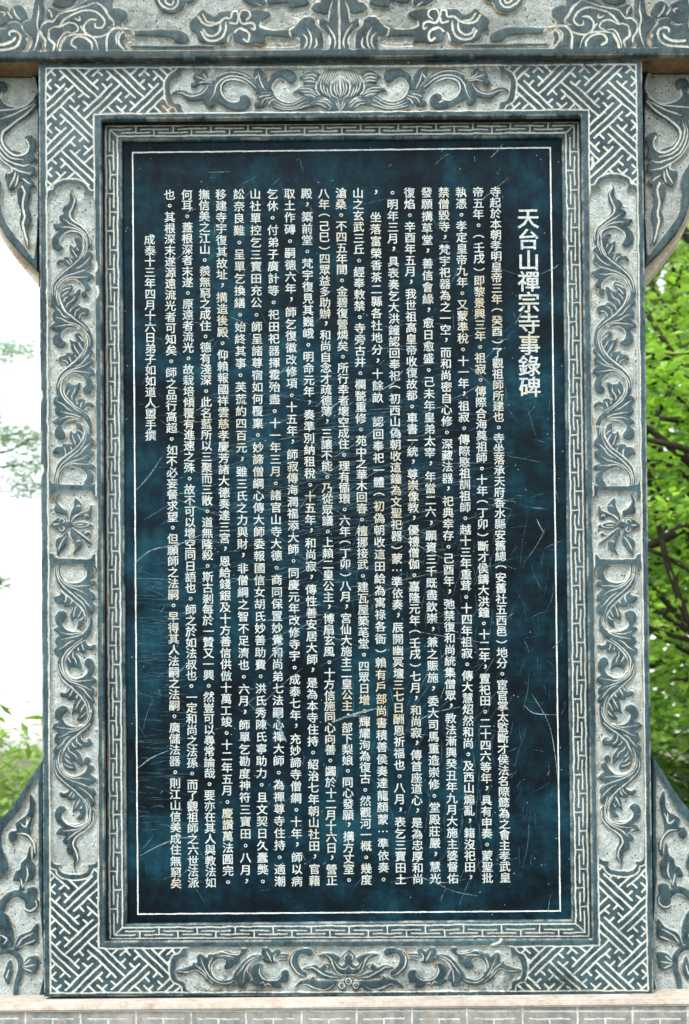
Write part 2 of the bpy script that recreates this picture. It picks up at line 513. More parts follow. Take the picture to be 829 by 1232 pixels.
side.S(B_, 3.7, [(640,-190),(650,-100),(620,0),(560,110),(450,215),(330,320),(240,410),(190,500),(170,600),(180,690),(240,800),(330,900),(450,990),(560,1060),(640,1150),(672,1260),(675,1370),(620,1490),(520,1595),(400,1685),(300,1775),(250,1865),(240,1955),(260,2045),(310,2135),(400,2225),(500,2295),(600,2365),(660,2450),(670,2550),(640,2670),(570,2790),(440,2910),(310,3010),(240,3120),(215,3230),(213,3338)])
side.L(A_, 1.1, [(425,265),(465,350),(440,450),(400,540),(420,620),(500,690),(580,745),(680,860),(695,990)], [(285,1005),(255,950),(275,890),(340,830),(430,800),(530,825),(590,880),(600,970),(590,1080),(530,1184)])
side.L(A_, .75, [(315,625),(400,690),(520,760),(620,840),(660,960)], [(265,740),(370,745),(480,770),(580,830),(630,920),(650,1040),(600,1184)])
side.L(B_, .7, [(430,-20),(470,60),(500,110)], [(500,-30),(530,20)], [(340,150),(380,180),(400,220)], [(250,200),(310,210),(350,245)], [(395,130),(425,170),(420,200)],
  [(700,85),(630,180),(560,240),(480,280)], [(690,235),(620,290),(500,330),(350,380),(250,450),(190,550),(180,650)],
  [(270,600),(340,560),(410,540)], [(290,680),(330,630),(380,590)], [(305,755),(330,700),(370,675)], [(340,840),(370,770),(440,720),(470,665)], [(400,900),(420,850),(460,820)], [(465,970),(480,890),(540,845)], [(530,990),(550,930),(600,905),(625,915)])
side.L(B_, .8, [(650,390),(540,400),(430,395),(320,430),(250,500),(210,600),(212,700),(245,790)], [(640,-60),(610,30),(560,110),(450,215),(310,320),(200,430),(150,540),(150,650)])
side.L(B_, 1.15, [(590,600),(605,550),(560,480),(470,430),(370,435),(290,490),(245,580),(240,660),(270,760),(350,890),(470,990),(560,1060),(660,1150)])
side.R(C_, [(170,-430),(130,-355),(140,-310),(190,-265),(150,-205),(165,-130),(195,-95),(120,-25),(160,30),(215,55),(165,120),(165,190),(210,250),(270,275),(330,250),(350,210),(300,170),(275,130),(300,60),(360,10),(450,-25),(520,10),(580,-20),(520,-90),(400,-180),(290,-290),(230,-380)],
  [(470,80),(530,60),(590,130),(605,200),(590,300),(540,390),(460,450),(350,555),(340,510),(310,470),(250,460),(235,430),(270,390),(340,375),(350,345),(400,345),(450,350),(430,300),(415,220),(400,150),(440,180),(490,180),(505,150),(475,110)],
  [(650,270),(710,290),(735,340),(710,400),(730,450),(720,510),(680,545),(735,590),(750,640),(690,690),(720,750),(735,830),(700,910),(640,935),(600,900),(590,850),(630,800),(610,730),(540,670),(450,650),(370,680),(310,740),(240,700),(400,560),(580,420)],
  [(400,790),(480,800),(545,770),(540,850),(510,930),(470,1000),(500,1020),(560,990),(610,1010),(620,1050),(680,1040),(740,1080),(735,1120),(690,1110),(640,1120),(610,1184),(540,1180),(430,1080),(350,990),(320,900),(340,820),(370,760)])
side.L(C_, .7, [(190,-320),(260,-250),(310,-180),(380,-150)], [(205,-160),(280,-140),(370,-90),(480,-60),(600,20),(670,120),(690,240)], [(180,-20),(300,-40),(420,-50),(520,-10),(600,50),(650,150),(650,260),(620,340),(570,410)],
  [(455,230),(500,310),(540,370)], [(520,190),(560,260),(590,300)], [(520,110),(570,150),(600,190)], [(375,400),(405,450),(415,485)], [(280,450),(340,465),(375,520)], [(470,375),(490,420)],
  [(705,345),(630,430),(550,510),(465,545)], [(690,480),(600,530),(480,570),(370,620),(280,700),(235,800),(230,850)], [(480,840),(465,910),(430,960),(430,1020)], [(400,870),(370,920),(365,950)], [(500,1080),(500,1030)], [(550,1130),(560,1080),(580,1040)], [(610,1170),(640,1120),(690,1105)])
side.L(C_, 1.1, [(305,170),(275,120),(300,50),(370,0),(460,-5),(560,20),(610,100),(625,200),(600,300),(540,390),(440,490),(320,590),(240,680),(205,790),(200,860)], [(620,800),(620,740),(560,680),(470,650),(390,670),(325,740),(302,840),(325,940),(385,1020),(480,1110),(600,1180)])
side.L(C_, .85, [(690,635),(580,620),(470,610),(370,650),(290,730),(268,840),(285,940),(345,1030),(450,1120),(560,1200)])
side.R(D_, [(290,-170),(200,-160),(165,-110),(170,-60),(210,-30),(180,30),(200,90),(240,130),(165,200),(190,230),(230,250),(185,310),(180,390),(230,455),(300,455),(340,420),(330,360),(295,310),(290,270),(330,220),(420,190),(510,190),(560,130),(450,30),(350,-80)],
  [(490,220),(550,240),(590,320),(590,420),(540,500),(430,600),(270,745),(260,690),(230,670),(165,650),(175,600),(220,560),(290,555),(310,520),(370,510),(430,520),(425,470),(395,420),(410,320),(440,350),(490,355),(500,300)],
  [(680,400),(740,460),(745,530),(700,585),(745,620),(735,690),(660,770),(755,820),(740,870),(680,880),(730,940),(735,1040),(700,1095),(600,1095),(600,1060),(630,1000),(620,930),(550,870),(430,850),(350,860),(300,900),(260,1000),(250,1095),(180,1095),(200,900),(330,740),(500,620),(620,480)])
side.L(D_, .7, [(215,-90),(300,-40),(360,10),(440,50)], [(265,65),(360,80),(480,110),(590,170),(655,260),(675,380)], [(245,170),(340,140),(440,140),(540,170),(620,240),(645,330),(640,400)],
  [(435,370),(450,440),(490,540)], [(505,370),(540,430),(560,490)], [(510,320),(560,350),(585,380)], [(320,570),(340,630),(330,700)], [(405,550),(420,600),(410,635)], [(690,505),(620,570),(550,650),(450,715)],
  [(650,675),(560,730),(440,770),(340,820),(250,920),(228,1000),(222,1090)], [(680,810),(560,805),(450,800),(360,840),(290,920),(262,1000),(257,1090)])
side.L(D_, 1.1, [(300,310),(290,270),(330,215),(420,180),(520,185),(590,260),(610,350),(580,450),(510,540),(380,650),(260,750),(200,850),(175,980),(172,1075)], [(605,1050),(632,990),(612,920),(540,870),(430,848),(350,885),(305,960),(292,1090)])
side.L(D_, .8, [(640,400),(590,530),(480,640),(330,765),(245,870),(208,980),(197,1080)])
side_ground = cr(A_([(92,360),(110,305),(150,280),(212,272),(205,220),(250,165),(340,142),(480,138),(570,165),(612,220),(602,272),(660,280),(720,310),(757,370),(762,500),(764,1500),(772,3000),(785,4330),(755,4395),(690,4412),(230,4412),(150,4395),(112,4320),(108,3000),(96,1500)]), True, 5)
side_outer = A_([(40,262),(110,218),(158,202),(170,150),(240,95),(350,66),(480,66),(590,100),(650,150),(682,210),(740,232),(790,262),(800,4440),(40,4440)])
side_cusp_line = cr(A_([(45,258),(110,215),(156,200),(168,148),(238,93),(350,63),(480,63),(592,97),(652,148),(684,208),(742,229),(775,250)]))

rosette = Art()
E_ = view(50, 585, 11.843)
rosette.R(E_, [(245,90),(220,200),(280,270),(365,350),(350,420),(310,400),(200,370),(180,310),(200,260),(190,200),(215,120)],
  [(480,165),(560,240),(575,300),(550,360),(480,400),(430,430),(400,500),(385,430),(420,340),(460,260)],
  [(700,260),(705,380),(690,450),(640,470),(600,430),(560,430),(470,470),(430,510),(450,430),(560,370),(650,340)],
  [(435,545),(480,505),(560,490),(640,505),(720,560),(640,590),(540,597),(470,582)],
  [(430,590),(540,640),(640,630),(690,670),(660,700),(630,705),(700,780),(705,830),(640,790),(540,720),(460,650)],
  [(400,580),(450,640),(530,730),(590,790),(560,870),(450,960),(480,870),(460,800),(400,700)],
  [(360,640),(378,760),(330,860),(250,960),(220,980),(205,880),(190,800),(220,740),(300,700)],
  [(125,545),(200,470),(270,440),(330,450),(345,500),(400,490),(440,545),(400,600),(360,590),(350,640),(280,655),(200,610)])
rosette.L(E_, .75, [(225,195),(270,270),(340,340)], [(470,240),(430,330),(395,420),(390,500)], [(500,290),(525,265),(555,285)], [(680,320),(560,370),(470,430),(420,490)], [(610,430),(635,400),(665,425)], [(490,545),(600,545)],
  [(440,600),(540,660),(640,740),(700,800)], [(610,675),(640,650),(680,655)], [(400,600),(400,690),(440,770),(475,860)], [(500,790),(510,765),(550,780)], [(360,700),(280,800),(230,900)], [(250,500),(262,465),(305,465),(320,505),(295,520)], [(250,590),(265,630),(305,632),(320,595),(295,575)], [(165,545),(245,540)],
  [(450,545),(500,510),(560,502),(630,515),(670,545),(630,572),(560,580),(495,575),(450,545)])
ros_ground = cr(E_([(175,62),(690,60),(712,90),(722,125),(785,150),(800,300),(800,900),(785,950),(735,975),(705,1018),(640,1032),(230,1030),(182,1000),(165,968),(112,940),(112,190),(150,150),(168,110)]), True, 4)

# --- top panel, left half (mirrored about x = 409.5)
top = Art()
F_, G_ = view(195, 75, 7.536), view(300, 75, 7.536)
top.R(F_, [(350,90),(380,68),(410,90),(415,130),(430,145),(490,160),(480,190),(410,200),(350,195),(320,210),(300,225),(265,210),(265,180),(295,165),(280,130),(300,100),(330,100)],
  [(85,280),(130,245),(200,248),(270,275),(335,265),(400,205),(470,185),(500,120),(580,78),(660,68),(760,95),(810,130),(870,200),(910,270),(860,290),(830,240),(780,200),(700,175),(620,170),(560,200),(550,270),(590,320),(650,345),(690,335),(710,300),(760,290),(800,330),(800,390),(760,430),(680,435),(600,415),(540,380),(490,360),(480,350),(470,390),(430,405),(390,380),(370,335),(320,345),(250,345),(210,320),(170,285),(130,275)])
top.L(F_, .85, [(110,270),(180,275),(250,300),(320,295),(380,260),(415,210)], [(430,350),(470,280),(490,210),(540,150),(620,125),(700,130),(770,160),(850,225)], [(480,130),(560,95),(640,85),(720,100),(800,145)])
top.L(F_, 1.1, [(700,315),(690,345),(620,350),(560,310),(530,240),(550,180),(620,155),(700,160),(780,200),(850,265)])
top.L(F_, .6, [(370,100),(400,140),(460,160)], [(310,130),(370,150),(450,170)], [(325,190),(380,175),(460,182)])
top.R(G_, [(35,90),(60,45),(120,75),(165,130),(165,165),(195,160),(208,230),(210,262),(120,255),(90,190),(60,160),(35,130)],
  [(190,125),(230,85),(300,60),(380,65),(425,110),(425,150),(390,190),(355,180),(330,155),(280,140),(240,160),(212,220),(210,260),(235,300),(290,340),(360,355),(440,335),(500,300),(560,350),(545,400),(480,425),(380,435),(280,430),(205,410),(200,370),(240,320),(180,240)],
  [(70,300),(120,265),(190,265),(240,300),(230,340),(180,400),(155,388),(130,410),(80,415),(45,390),(50,360),(85,345),(70,320)],
  [(455,130),(500,95),(570,75),(640,100),(600,150),(600,195),(500,190),(480,150)],
  [(405,262),(470,215),(550,200),(600,205),(620,260),(640,300),(560,350),(490,300),(440,270)],
  [(548,402),(570,350),(620,310),(700,320),(750,370),(795,430),(740,435),(680,415),(630,390)],
  [(610,190),(650,120),(690,180),(740,210),(760,270),(800,330),(740,335),(660,295),(620,250)],
  [(840,110),(775,150),(742,200),(752,280),(800,322),(840,328)], [(840,330),(785,328),(752,350),(762,390),(800,430),(840,455)],
  [(660,110),(720,70),(840,58),(840,105),(770,145),(735,200),(690,178)])
top.L(G_, .75, [(80,90),(100,170),(140,245)], [(45,155),(75,115)], [(330,155),(280,140),(235,165),(208,230),(245,310),(320,350),(400,350),(480,310)], [(240,345),(320,380),(400,375),(510,320)], [(225,372),(320,403),(420,398),(530,345)], [(210,395),(320,422),(440,413),(545,380)],
  [(105,380),(140,330),(220,310)], [(170,390),(190,350),(230,325)], [(80,322),(130,300),(190,292)], [(500,115),(570,105),(620,130)], [(490,145),(560,135),(610,160)], [(500,170),(560,165),(600,175)],
  [(450,235),(540,235),(600,265)], [(470,262),(560,265),(620,295)], [(500,290),(560,292),(600,312)], [(610,345),(680,350),(740,400)], [(640,330),(700,335),(740,365)], [(600,370),(650,375),(700,410)],
  [(640,170),(650,230),(675,280)], [(670,200),(680,250),(705,300)], [(700,220),(710,270),(735,315)], [(805,175),(792,240),(812,300)], [(778,185),(768,240),(790,295)], [(829,130),(829,310)], [(780,360),(800,400),(825,430)], [(800,345),(815,400)])
top.L(G_, .9, [(650,115),(610,180),(608,240),(640,290),(700,325),(760,335)], [(830,118),(775,148),(738,200),(745,280),(800,325)])
for k in range(9):
    top.L(G_, .42, [(672 + k * 22, 75), (620 + k * 22, 190)] if k % 1 == 0 else [])
    top.L(G_, .42, [(640 + k * 20, 100 - k * 4), (720 + k * 20, 200 - k * 6)])
def top_end(v, pts): return v(pts)
TG = F_([(235,52),(195,58),(172,85),(158,132),(108,142),(80,180),(72,240),(82,310),(112,368),(160,378),(182,430),(215,452)])
TB = F_([(140,30),(118,75),(58,108),(28,160),(18,230),(25,312),(50,378),(108,412),(132,450),(160,480)])

bot = Art()
H_, I_ = view(405, 1135, 6.908), view(515, 1135, 6.908)
bot.R(H_, [(88,60),(98,50),(135,85),(152,115),(132,140),(130,170),(160,185),(190,160),(170,125),(200,100),(260,85),(345,92),(270,130),(230,220),(180,260),(88,265)],
  [(165,275),(240,250),(300,225),(260,205),(260,175),(300,170),(340,200),(380,180),(440,190),(475,210),(400,230),(330,280),(250,300),(190,295)],
  [(190,310),(290,305),(370,300),(365,270),(400,262),(440,290),(500,310),(545,360),(480,345),(400,380),(320,400),(240,380),(200,340)],
  [(395,80),(410,45),(460,28),(500,45),(550,60),(590,120),(590,180),(550,240),(470,278),(455,265),(450,240),(500,200),(520,150),(510,110),(470,90),(420,105)])
for cx, cy in ((103, 313), (162, 350), (45, 350)):
    bot.R(H_, [(cx + 36 * math.cos(a), cy + 36 * math.sin(a)) for a in np.linspace(0, 6.283, 10)[:-1]])
    bot.L(H_, .7, [(cx + 24 * math.cos(a), cy + 24 * math.sin(a)) for a in np.linspace(0, 6.283, 12)])
    bot.L(H_, .7, [(cx - 3, cy), (cx + 3, cy)])
bot.L(H_, .85, [(98,185),(130,210),(180,200),(215,150)], [(290,92),(245,130),(215,215),(165,258),(98,262)], [(180,285),(260,275),(340,235),(400,200),(450,205)], [(290,215),(270,195),(290,180)], [(220,345),(290,385),(370,375),(450,340),(520,350)], [(380,300),(375,275),(400,270),(430,300)], [(540,65),(572,120),(566,190),(510,250),(455,275)], [(430,105),(480,90),(512,112),(515,160)], [(98,75),(65,110),(70,140)], [(130,140),(150,120)])
bot.S(H_, .9, [(612,90),(668,90)], [(612,112),(668,114)], [(612,132),(668,138)])
bot.R(I_, [(-90,55),(-60,40),(-20,70),(20,30),(55,35),(65,70),(50,110),(65,130),(20,160),(-60,155),(-45,120),(-80,90)],
  [(-165,260),(-150,225),(-110,222),(-90,260),(-60,285),(0,295),(50,270),(75,220),(60,175),(100,165),(150,200),(150,250),(135,290),(160,310),(120,345),(60,355),(0,348),(-60,370),(-110,362),(-100,325),(-150,320)],
  [(70,95),(150,100),(220,150),(270,210),(300,270),(270,310),(260,355),(205,365),(190,320),(160,300),(180,230),(140,160),(80,130)],
  [(185,50),(205,22),(235,35),(240,65),(300,75),(360,55),(420,65),(460,90),(440,110),(370,120),(300,115),(310,180),(260,155),(245,110),(220,90)],
  [(300,130),(400,100),(450,85),(500,85),(520,110),(570,75),(600,95),(600,150),(630,150),(640,175),(700,200),(772,215),(772,235),(700,250),(620,220),(560,260),(500,320),(430,350),(340,345),(285,315),(290,275),(330,290),(400,290),(460,250),(475,190),(450,140),(400,125),(365,150),(375,190),(350,210),(310,200),(300,165)])
bot.L(I_, .8, [(-60,80),(-40,110),(-50,150)], [(30,60),(0,110),(-20,150)], [(80,100),(160,130),(220,190),(265,260)], [(75,115),(150,150),(205,230),(215,320)], [(80,130),(140,160),(185,220),(140,280)], [(235,60),(260,85),(330,80),(400,60),(435,85)], [(290,115),(350,95),(430,100)], [(475,110),(500,170),(495,230)], [(570,110),(540,190),(500,260),(420,320),(330,320),(290,300)], [(620,160),(560,210),(520,260)], [(760,228),(680,232),(600,215),(540,260),(470,325)], [(-20,345),(10,330),(30,345),(50,318),(75,330)])
bot.L(I_, 1.15, [(-105,250),(-80,290),(-20,305),(50,290),(85,235),(70,185)], [(375,170),(370,140),(410,125),(460,150),(480,200),(460,260),(400,300),(310,285)])
BG = I_([(660,22),(685,45),(695,100),(740,108),(775,165),(782,240),(762,292),(705,318),(690,368),(640,402)])
BB = I_([(715,18),(752,68),(798,88),(828,150),(828,250),(800,312),(742,342),(722,400)])

# --- lintel, left half (mirrored about x = 408)
lin = Art()
J_, K_, L_, M_ = view(0, 0, 7.536), view(100, 0, 7.536), view(200, 0, 7.536), view(305, 0, 7.536)
lin.R(J_, [(-90,250),(0,255),(60,245),(65,210),(110,190),(170,200),(185,240),(245,320),(240,380),(195,465),(-90,465)],
  [(345,-120),(300,60),(280,160),(215,190),(205,240),(230,290),(285,340),(290,400),(260,465),(345,465),(375,420),(385,380),(355,310),(350,260),(370,210),(395,170),(400,80),(375,-120)],
  [(-90,20),(0,30),(60,60),(80,100),(110,60),(160,35),(210,60),(250,150),(200,190),(110,180),(60,210),(0,240),(-90,230)],
  [(370,240),(400,190),(480,170),(430,150),(415,100),(460,60),(560,90),(700,50),(860,-40),(960,60),(1010,130),(1020,200),(980,240),(1080,255),(1130,310),(1120,360),(1110,465),(440,465),(412,420),(365,330),(360,280)],
  [(480,20),(520,-40),(640,-60),(760,-60),(700,0),(640,60),(560,70),(500,50)])
lin.L(J_, 1.5, [(-90,455),(60,445),(140,420),(175,370),(180,320),(150,285),(110,275),(80,295),(85,320)], [(365,280),(380,320),(410,370),(400,430),(365,460)], [(440,300),(440,350),(490,400),(480,455)], [(690,430),(648,400),(660,355),(710,330),(780,345),(829,390),(835,440)])
lin.L(J_, 1.8, [(-60,400),(30,400),(110,370),(135,335)], [(240,350),(258,400),(225,455)], [(540,455),(555,390),(590,330)])
lin.L(J_, 1.0, [(345,40),(345,120),(335,200),(350,290),(335,380),(305,455)], [(60,100),(110,170)], [(115,70),(140,130),(185,180)], [(370,280),(380,230),(430,190),(480,190),(540,120),(640,95),(760,60),(860,20)], [(440,300),(450,260),(500,240),(550,240),(620,200),(690,220),(710,270),(660,300),(620,320)],
  [(515,455),(520,400),(550,330),(590,295),(640,295)], [(590,330),(680,312),(760,312),(829,330),(870,380),(890,450)], [(670,165),(720,182),(722,150)], [(0,100),(40,115),(30,140)], [(430,80),(460,120),(470,165)])
lin.L(J_, 1.2, [(540,235),(600,160),(700,110),(800,90),(870,105),(925,150),(949,200),(914,245),(864,240),(859,205)], [(774,300),(764,230),(810,172),(870,172)], [(774,290),(834,330),(934,320),(1010,270),(1030,200),(984,140),(930,60),(880,20)], [(735,240),(774,290)])
lin.R(K_, [(262,-90),(268,60),(320,62),(385,100),(390,160),(350,200),(355,240),(420,268),(290,245),(240,140),(130,20),(100,-90)],
  [(450,275),(640,265),(829,262),(930,300),(955,350),(920,390),(829,372),(770,335),(640,325),(470,320)], [(430,408),(1180,408),(1180,430),(440,430)])
lin.L(K_, 1.4, [(215,455),(212,350),(240,280),(300,245),(370,260),(450,290),(460,330),(432,345)], [(375,450),(322,390),(322,330),(350,290),(400,280)], [(450,445),(400,420),(390,380),(420,360),(440,372)])
lin.L(K_, 1.1, [(300,400),(298,320),(335,275)], [(130,20),(210,90),(235,150),(275,200)], [(360,180),(368,230),(410,262)], [(470,335),(640,338),(760,345),(829,372)])
lin.R(L_, [(-110,-80),(-95,30),(-40,100),(30,122),(100,118),(150,80),(175,35),(230,15),(280,-60)],
  [(215,190),(260,150),(330,85),(370,110),(440,140),(490,100),(560,90),(640,90),(700,70),(760,80),(800,160),(820,260),(829,330),(790,392),(700,402),(620,375),(600,310),(575,330),(560,380),(500,400),(400,402),(300,370),(270,300),(220,260)],
  [(690,-20),(760,-40),(860,-30),(900,20),(829,60),(760,40)])
lin.L(L_, 1.5, [(340,270),(370,310),(430,320),(480,280),(490,210)], [(320,290),(360,350),(440,365),(510,330),(540,260),(540,200)], [(290,150),(330,205),(400,222),(480,200),(530,160),(580,160)], [(700,350),(740,372),(752,310),(720,270),(670,250)], [(660,160),(690,210),(760,200),(800,220),(800,262),(770,250)])
lin.L(L_, 1.2, [(330,130),(370,190),(440,200)], [(590,150),(600,105),(640,100),(652,150)], [(660,150),(680,92),(740,92),(760,140),(720,180)], [(580,200),(640,210),(652,160)], [(620,290),(660,258),(720,280)], [(-80,-60),(-60,20),(0,70),(60,75),(105,30),(100,-40)], [(-20,-60),(0,20),(50,40),(70,-10)], [(180,35),(150,95),(90,130),(10,138),(-60,110)], [(560,380),(575,320),(600,300)])
lin.R(M_, [(-40,100),(100,90),(150,130),(90,180),(70,230),(160,262),(330,252),(400,200),(420,150),(480,140),(550,170),(560,220),(620,300),(610,462),(430,462),(425,380),(365,312),(340,335),(110,328),(100,380),(30,392),(-20,350)],
  [(140,-60),(320,-60),(470,-30),(500,30),(440,60),(330,70),(300,20),(150,30)],
  [(520,70),(560,20),(650,-40),(720,-60),(705,60),(670,120),(600,120),(540,105)],
  [(775,-120),(765,-20),(718,50),(690,190),(620,160),(580,200),(600,250),(680,310),(695,400),(680,462),(860,462),(860,-120)])
lin.L(M_, 1.3, [(65,200),(60,235),(130,258),(260,258),(370,215),(412,160),(350,130)], [(600,5),(535,20),(508,70),(550,118),(640,132)], [(590,190),(588,240),(660,300),(692,360),(680,435)], [(775,-60),(778,120),(775,300),(780,440)], [(0,405),(340,405),(400,390),(415,350),(380,335)], [(365,235),(325,270),(340,330)])
lin.L(M_, 1.0, [(660,220),(720,310),(740,380),(730,435)], [(720,0),(690,100),(682,190)], [(440,300),(480,340),(480,400),(455,438)], [(480,250),(520,320),(520,400),(500,438)], [(565,340),(572,400),(545,438)], [(420,180),(450,148),(500,150)], [(0,60),(60,70),(120,100)], [(20,20),(90,60),(150,60)], [(390,80),(330,95),(360,110)])

# --- bracket (traced on the right one) and lower wing (traced on the left one)
brk = Art()
O_ = view(765, 70, 4.5625)
brk.R(O_, [(210,130),(240,108),(275,115),(290,150),(280,190),(330,230),(345,330),(290,330),(282,372),(240,350),(180,320),(100,270),(52,225),(52,170),(80,210),(130,240),(190,240),(238,215),(243,185),(215,160)],
  [(55,470),(55,430),(80,405),(110,410),(110,440),(95,460),(110,500),(160,515),(220,490),(255,430),(250,370),(272,350),(300,400),(290,470),(245,540),(190,590),(218,610),(222,640),(200,702),(160,690),(145,665),(130,655),(120,720),(80,695),(60,680),(80,635),(55,620),(60,575),(80,562),(55,540),(65,500)],
  [(85,690),(150,690),(155,750),(135,820),(145,880),(125,940),(108,1005),(90,1012),(95,930),(80,860),(95,790)],
  [(330,130),(420,90),(520,120),(560,200),(500,280),(420,320),(380,420),(330,470),(320,380),(370,300),(440,250),(440,190),(380,180),(340,200)])
brk.S(O_, 4.2, [(52,230),(120,295),(190,340),(240,390),(245,440),(210,490),(150,512)])
brk.L(O_, 1.2, [(55,175),(90,220),(150,245),(210,235),(245,200),(240,170)], [(105,430),(95,460),(110,500),(160,515),(215,480),(240,425),(230,380),(180,340),(110,290),(55,235)], [(130,680),(115,720),(125,790),(115,850),(125,890),(110,960),(95,1012)])
brk.L(O_, .8, [(60,205),(130,250),(220,265),(300,270)], [(60,228),(150,278),(245,315)], [(265,355),(278,420),(250,500),(190,550),(120,570),(85,562)], [(290,370),(285,470),(220,555),(140,600),(80,612)], [(195,575),(182,600),(212,615)], [(165,605),(172,640),(200,690)], [(150,620),(155,660),(165,685)], [(130,640),(85,672)], [(250,345),(262,400),(245,470),(190,525),(120,540)])
brk_ground = cr(O_([(62,84),(640,84),(650,200),(600,300),(480,400),(380,490),(300,560),(262,620),(240,680),(246,760),(230,850),(182,930),(112,1018),(62,1075)]), True, 5)
brk_face = O_([(46,76),(700,76),(700,200),(650,330),(520,430),(400,540),(330,620),(292,690),(290,790),(265,870),(215,960),(130,1060),(46,1145)])
brk_body = O_([(46,70),(740,70),(740,210),(680,350),(545,455),(430,565),(340,650),(318,710),(312,800),(290,885),(240,980),(150,1100),(46,1225)])

wing = Art()
U_ = view(0, 910, 4.1)
wing.R(U_, [(150,190),(172,230),(165,290),(150,350),(150,390),(178,440),(178,480),(160,505),(160,440),(130,400),(90,385),(80,410),(55,425),(38,400),(50,370),(80,365),(75,330),(100,310),(130,290),(145,250)],
  [(145,445),(155,510),(172,540),(162,600),(140,620),(120,620),(115,662),(90,662),(95,620),(62,610),(75,570),(100,555),(105,525),(130,500)],
  [(-20,740),(30,680),(80,660),(125,672),(135,652),(165,645),(180,665),(178,695),(190,720),(165,768),(125,765),(120,722),(105,702),(70,700),(35,722),(20,760),(-20,800)],
  [(-60,760),(0,765),(40,790),(62,850),(62,935),(20,950),(-40,930),(-70,860)],
  [(75,920),(90,890),(130,870),(150,860),(182,825),(187,900),(160,930),(120,930),(90,950),(60,962)],
  [(108,1040),(135,995),(182,988),(187,1030),(165,1072),(130,1066)], [(20,1080),(45,1005),(62,1060),(40,1125)],
  [(-90,480),(-40,440),(-10,480),(20,560),(-20,620),(-80,600)], [(-120,1000),(-70,960),(-40,1010),(-70,1100),(-120,1100)])
wing.S(U_, 3.2, [(-40,985),(10,962),(60,965),(98,1005),(97,1060),(82,1120),(76,1190)])
wing.L(U_, 1.0, [(85,380),(130,385),(165,430),(172,480)], [(30,760),(45,718),(80,698),(108,712),(120,748),(150,762),(178,740),(176,712)], [(0,1000),(40,980),(78,1020),(70,1090),(30,1150),(0,1170)])
wing.L(U_, .75, [(135,300),(130,350)], [(100,330),(125,347),(150,300)], [(130,540),(135,590),(110,650)], [(100,600),(110,650)], [(80,940),(110,900),(165,870)], [(90,945),(140,920),(175,905)], [(110,1040),(172,1030)], [(115,1045),(155,1062)], [(115,1030),(150,1002)], [(0,880),(30,900),(20,925)], [(30,1100),(45,1050)])
wing_ground = cr(U_([(186,112),(150,162),(112,242),(62,312),(14,372),(12,450),(46,545),(0,602),(-160,640),(-160,1188),(190,1190),(188,600)]), True, 4)
wing_face = U_([(208,20),(160,90),(100,190),(40,270),(0,312),(-70,380),(-180,470),(-220,560),(-220,1192),(208,1192)])

# ================================================================== STELE
BASE_Z = float(unproj(414, 1198.5, 0)[2])
TOP_Z = float(unproj(410, 72.6, 0)[2])
stele = thing('stone_stele', 'tall dark stone stele with carved grey-blue frame and long Chinese inscription in pale letters', 'stele', (0, .06, BASE_Z))

fr = Relief(45, 789, 69, 1200.5, .65)
X, Y = fr.X, fr.Y
o_xl, o_xr, o_yt, o_yb = quad_edges(*Q_OUT)
a_xl, a_xr, a_yt, a_yb = quad_edges(*Q_L1)
b_xl, b_xr, b_yt, b_yb = quad_edges(*Q_L2)
r_xl, r_xr, r_yt, r_yb = quad_edges(*Q_RIM)
def densify(P, n=40, closed=True):
    P = np.asarray(P, float); out = []
    k = len(P) if closed else len(P) - 1
    for i in range(k):
        a, b = P[i], P[(i + 1) % len(P)]
        for s in range(n): out.append(a + (b - a) * s / n)
    if not closed: out.append(P[-1])
    return np.array(out)
# side panel maps
def side_map(yt, yb, mirror, flip):
    T0, T1 = 221.4, 582.6
    def fn(P):
        u = (P[:, 0] - a_xl(P[:, 1])) / (b_xl(P[:, 1]) - a_xl(P[:, 1]))
        s = (P[:, 1] - T0) / (T1 - T0)
        y = yt + (yb - yt) * s if not flip else yb - (yb - yt) * s
        if not mirror: x = a_xl(y) + u * (b_xl(y) - a_xl(y))
        else: x = a_xr(y) - u * (a_xr(y) - b_xr(y))
        return np.stack([x, y], -1)
    return fn
maps = [side_map(221.4, 582.6, False, False), side_map(679.0, 1052.5, False, True),
        side_map(214.8, 584.6, True, False), side_map(679.6, 1048.5, True, True)]
part_id = np.zeros((fr.ny - 1, fr.nx - 1), np.int16)     # 0 rim, 1.. panels
Xc = (X[:-1, :-1] + X[1:, 1:]) / 2; Yc = (Y[:-1, :-1] + Y[1:, 1:]) / 2
inA = (Xc > a_xl(Yc)) & (Xc < a_xr(Yc)) & (Yc > a_yt(Xc)) & (Yc < a_yb(Xc))
inB = (Xc > b_xl(Yc)) & (Xc < b_xr(Yc)) & (Yc > b_yt(Xc)) & (Yc < b_yb(Xc))
band = inA & ~inB
left = Xc < 410; up = Yc < 630
part_id[band & left & up] = 1; part_id[band & ~left & up] = 2
part_id[band & left & ~up] = 3; part_id[band & ~left & ~up] = 4
def mark(P, k):
    w = fr.win(P, 2)
    w = (slice(w[0].start, min(w[0].stop, fr.ny - 1)), slice(w[1].start, min(w[1].stop, fr.nx - 1)))
    ins = inside(Xc[w], Yc[w], P) & band[w]
    part_id[w][ins] = k
cusps = []
for k, fn in enumerate(maps):
    side.draw(fr, fn)
    fr.poly(fn(side_ground), 'G', 4)
    mark(fn(side_outer), 5 + k)
    cusps.append(fn(side_cusp_line))
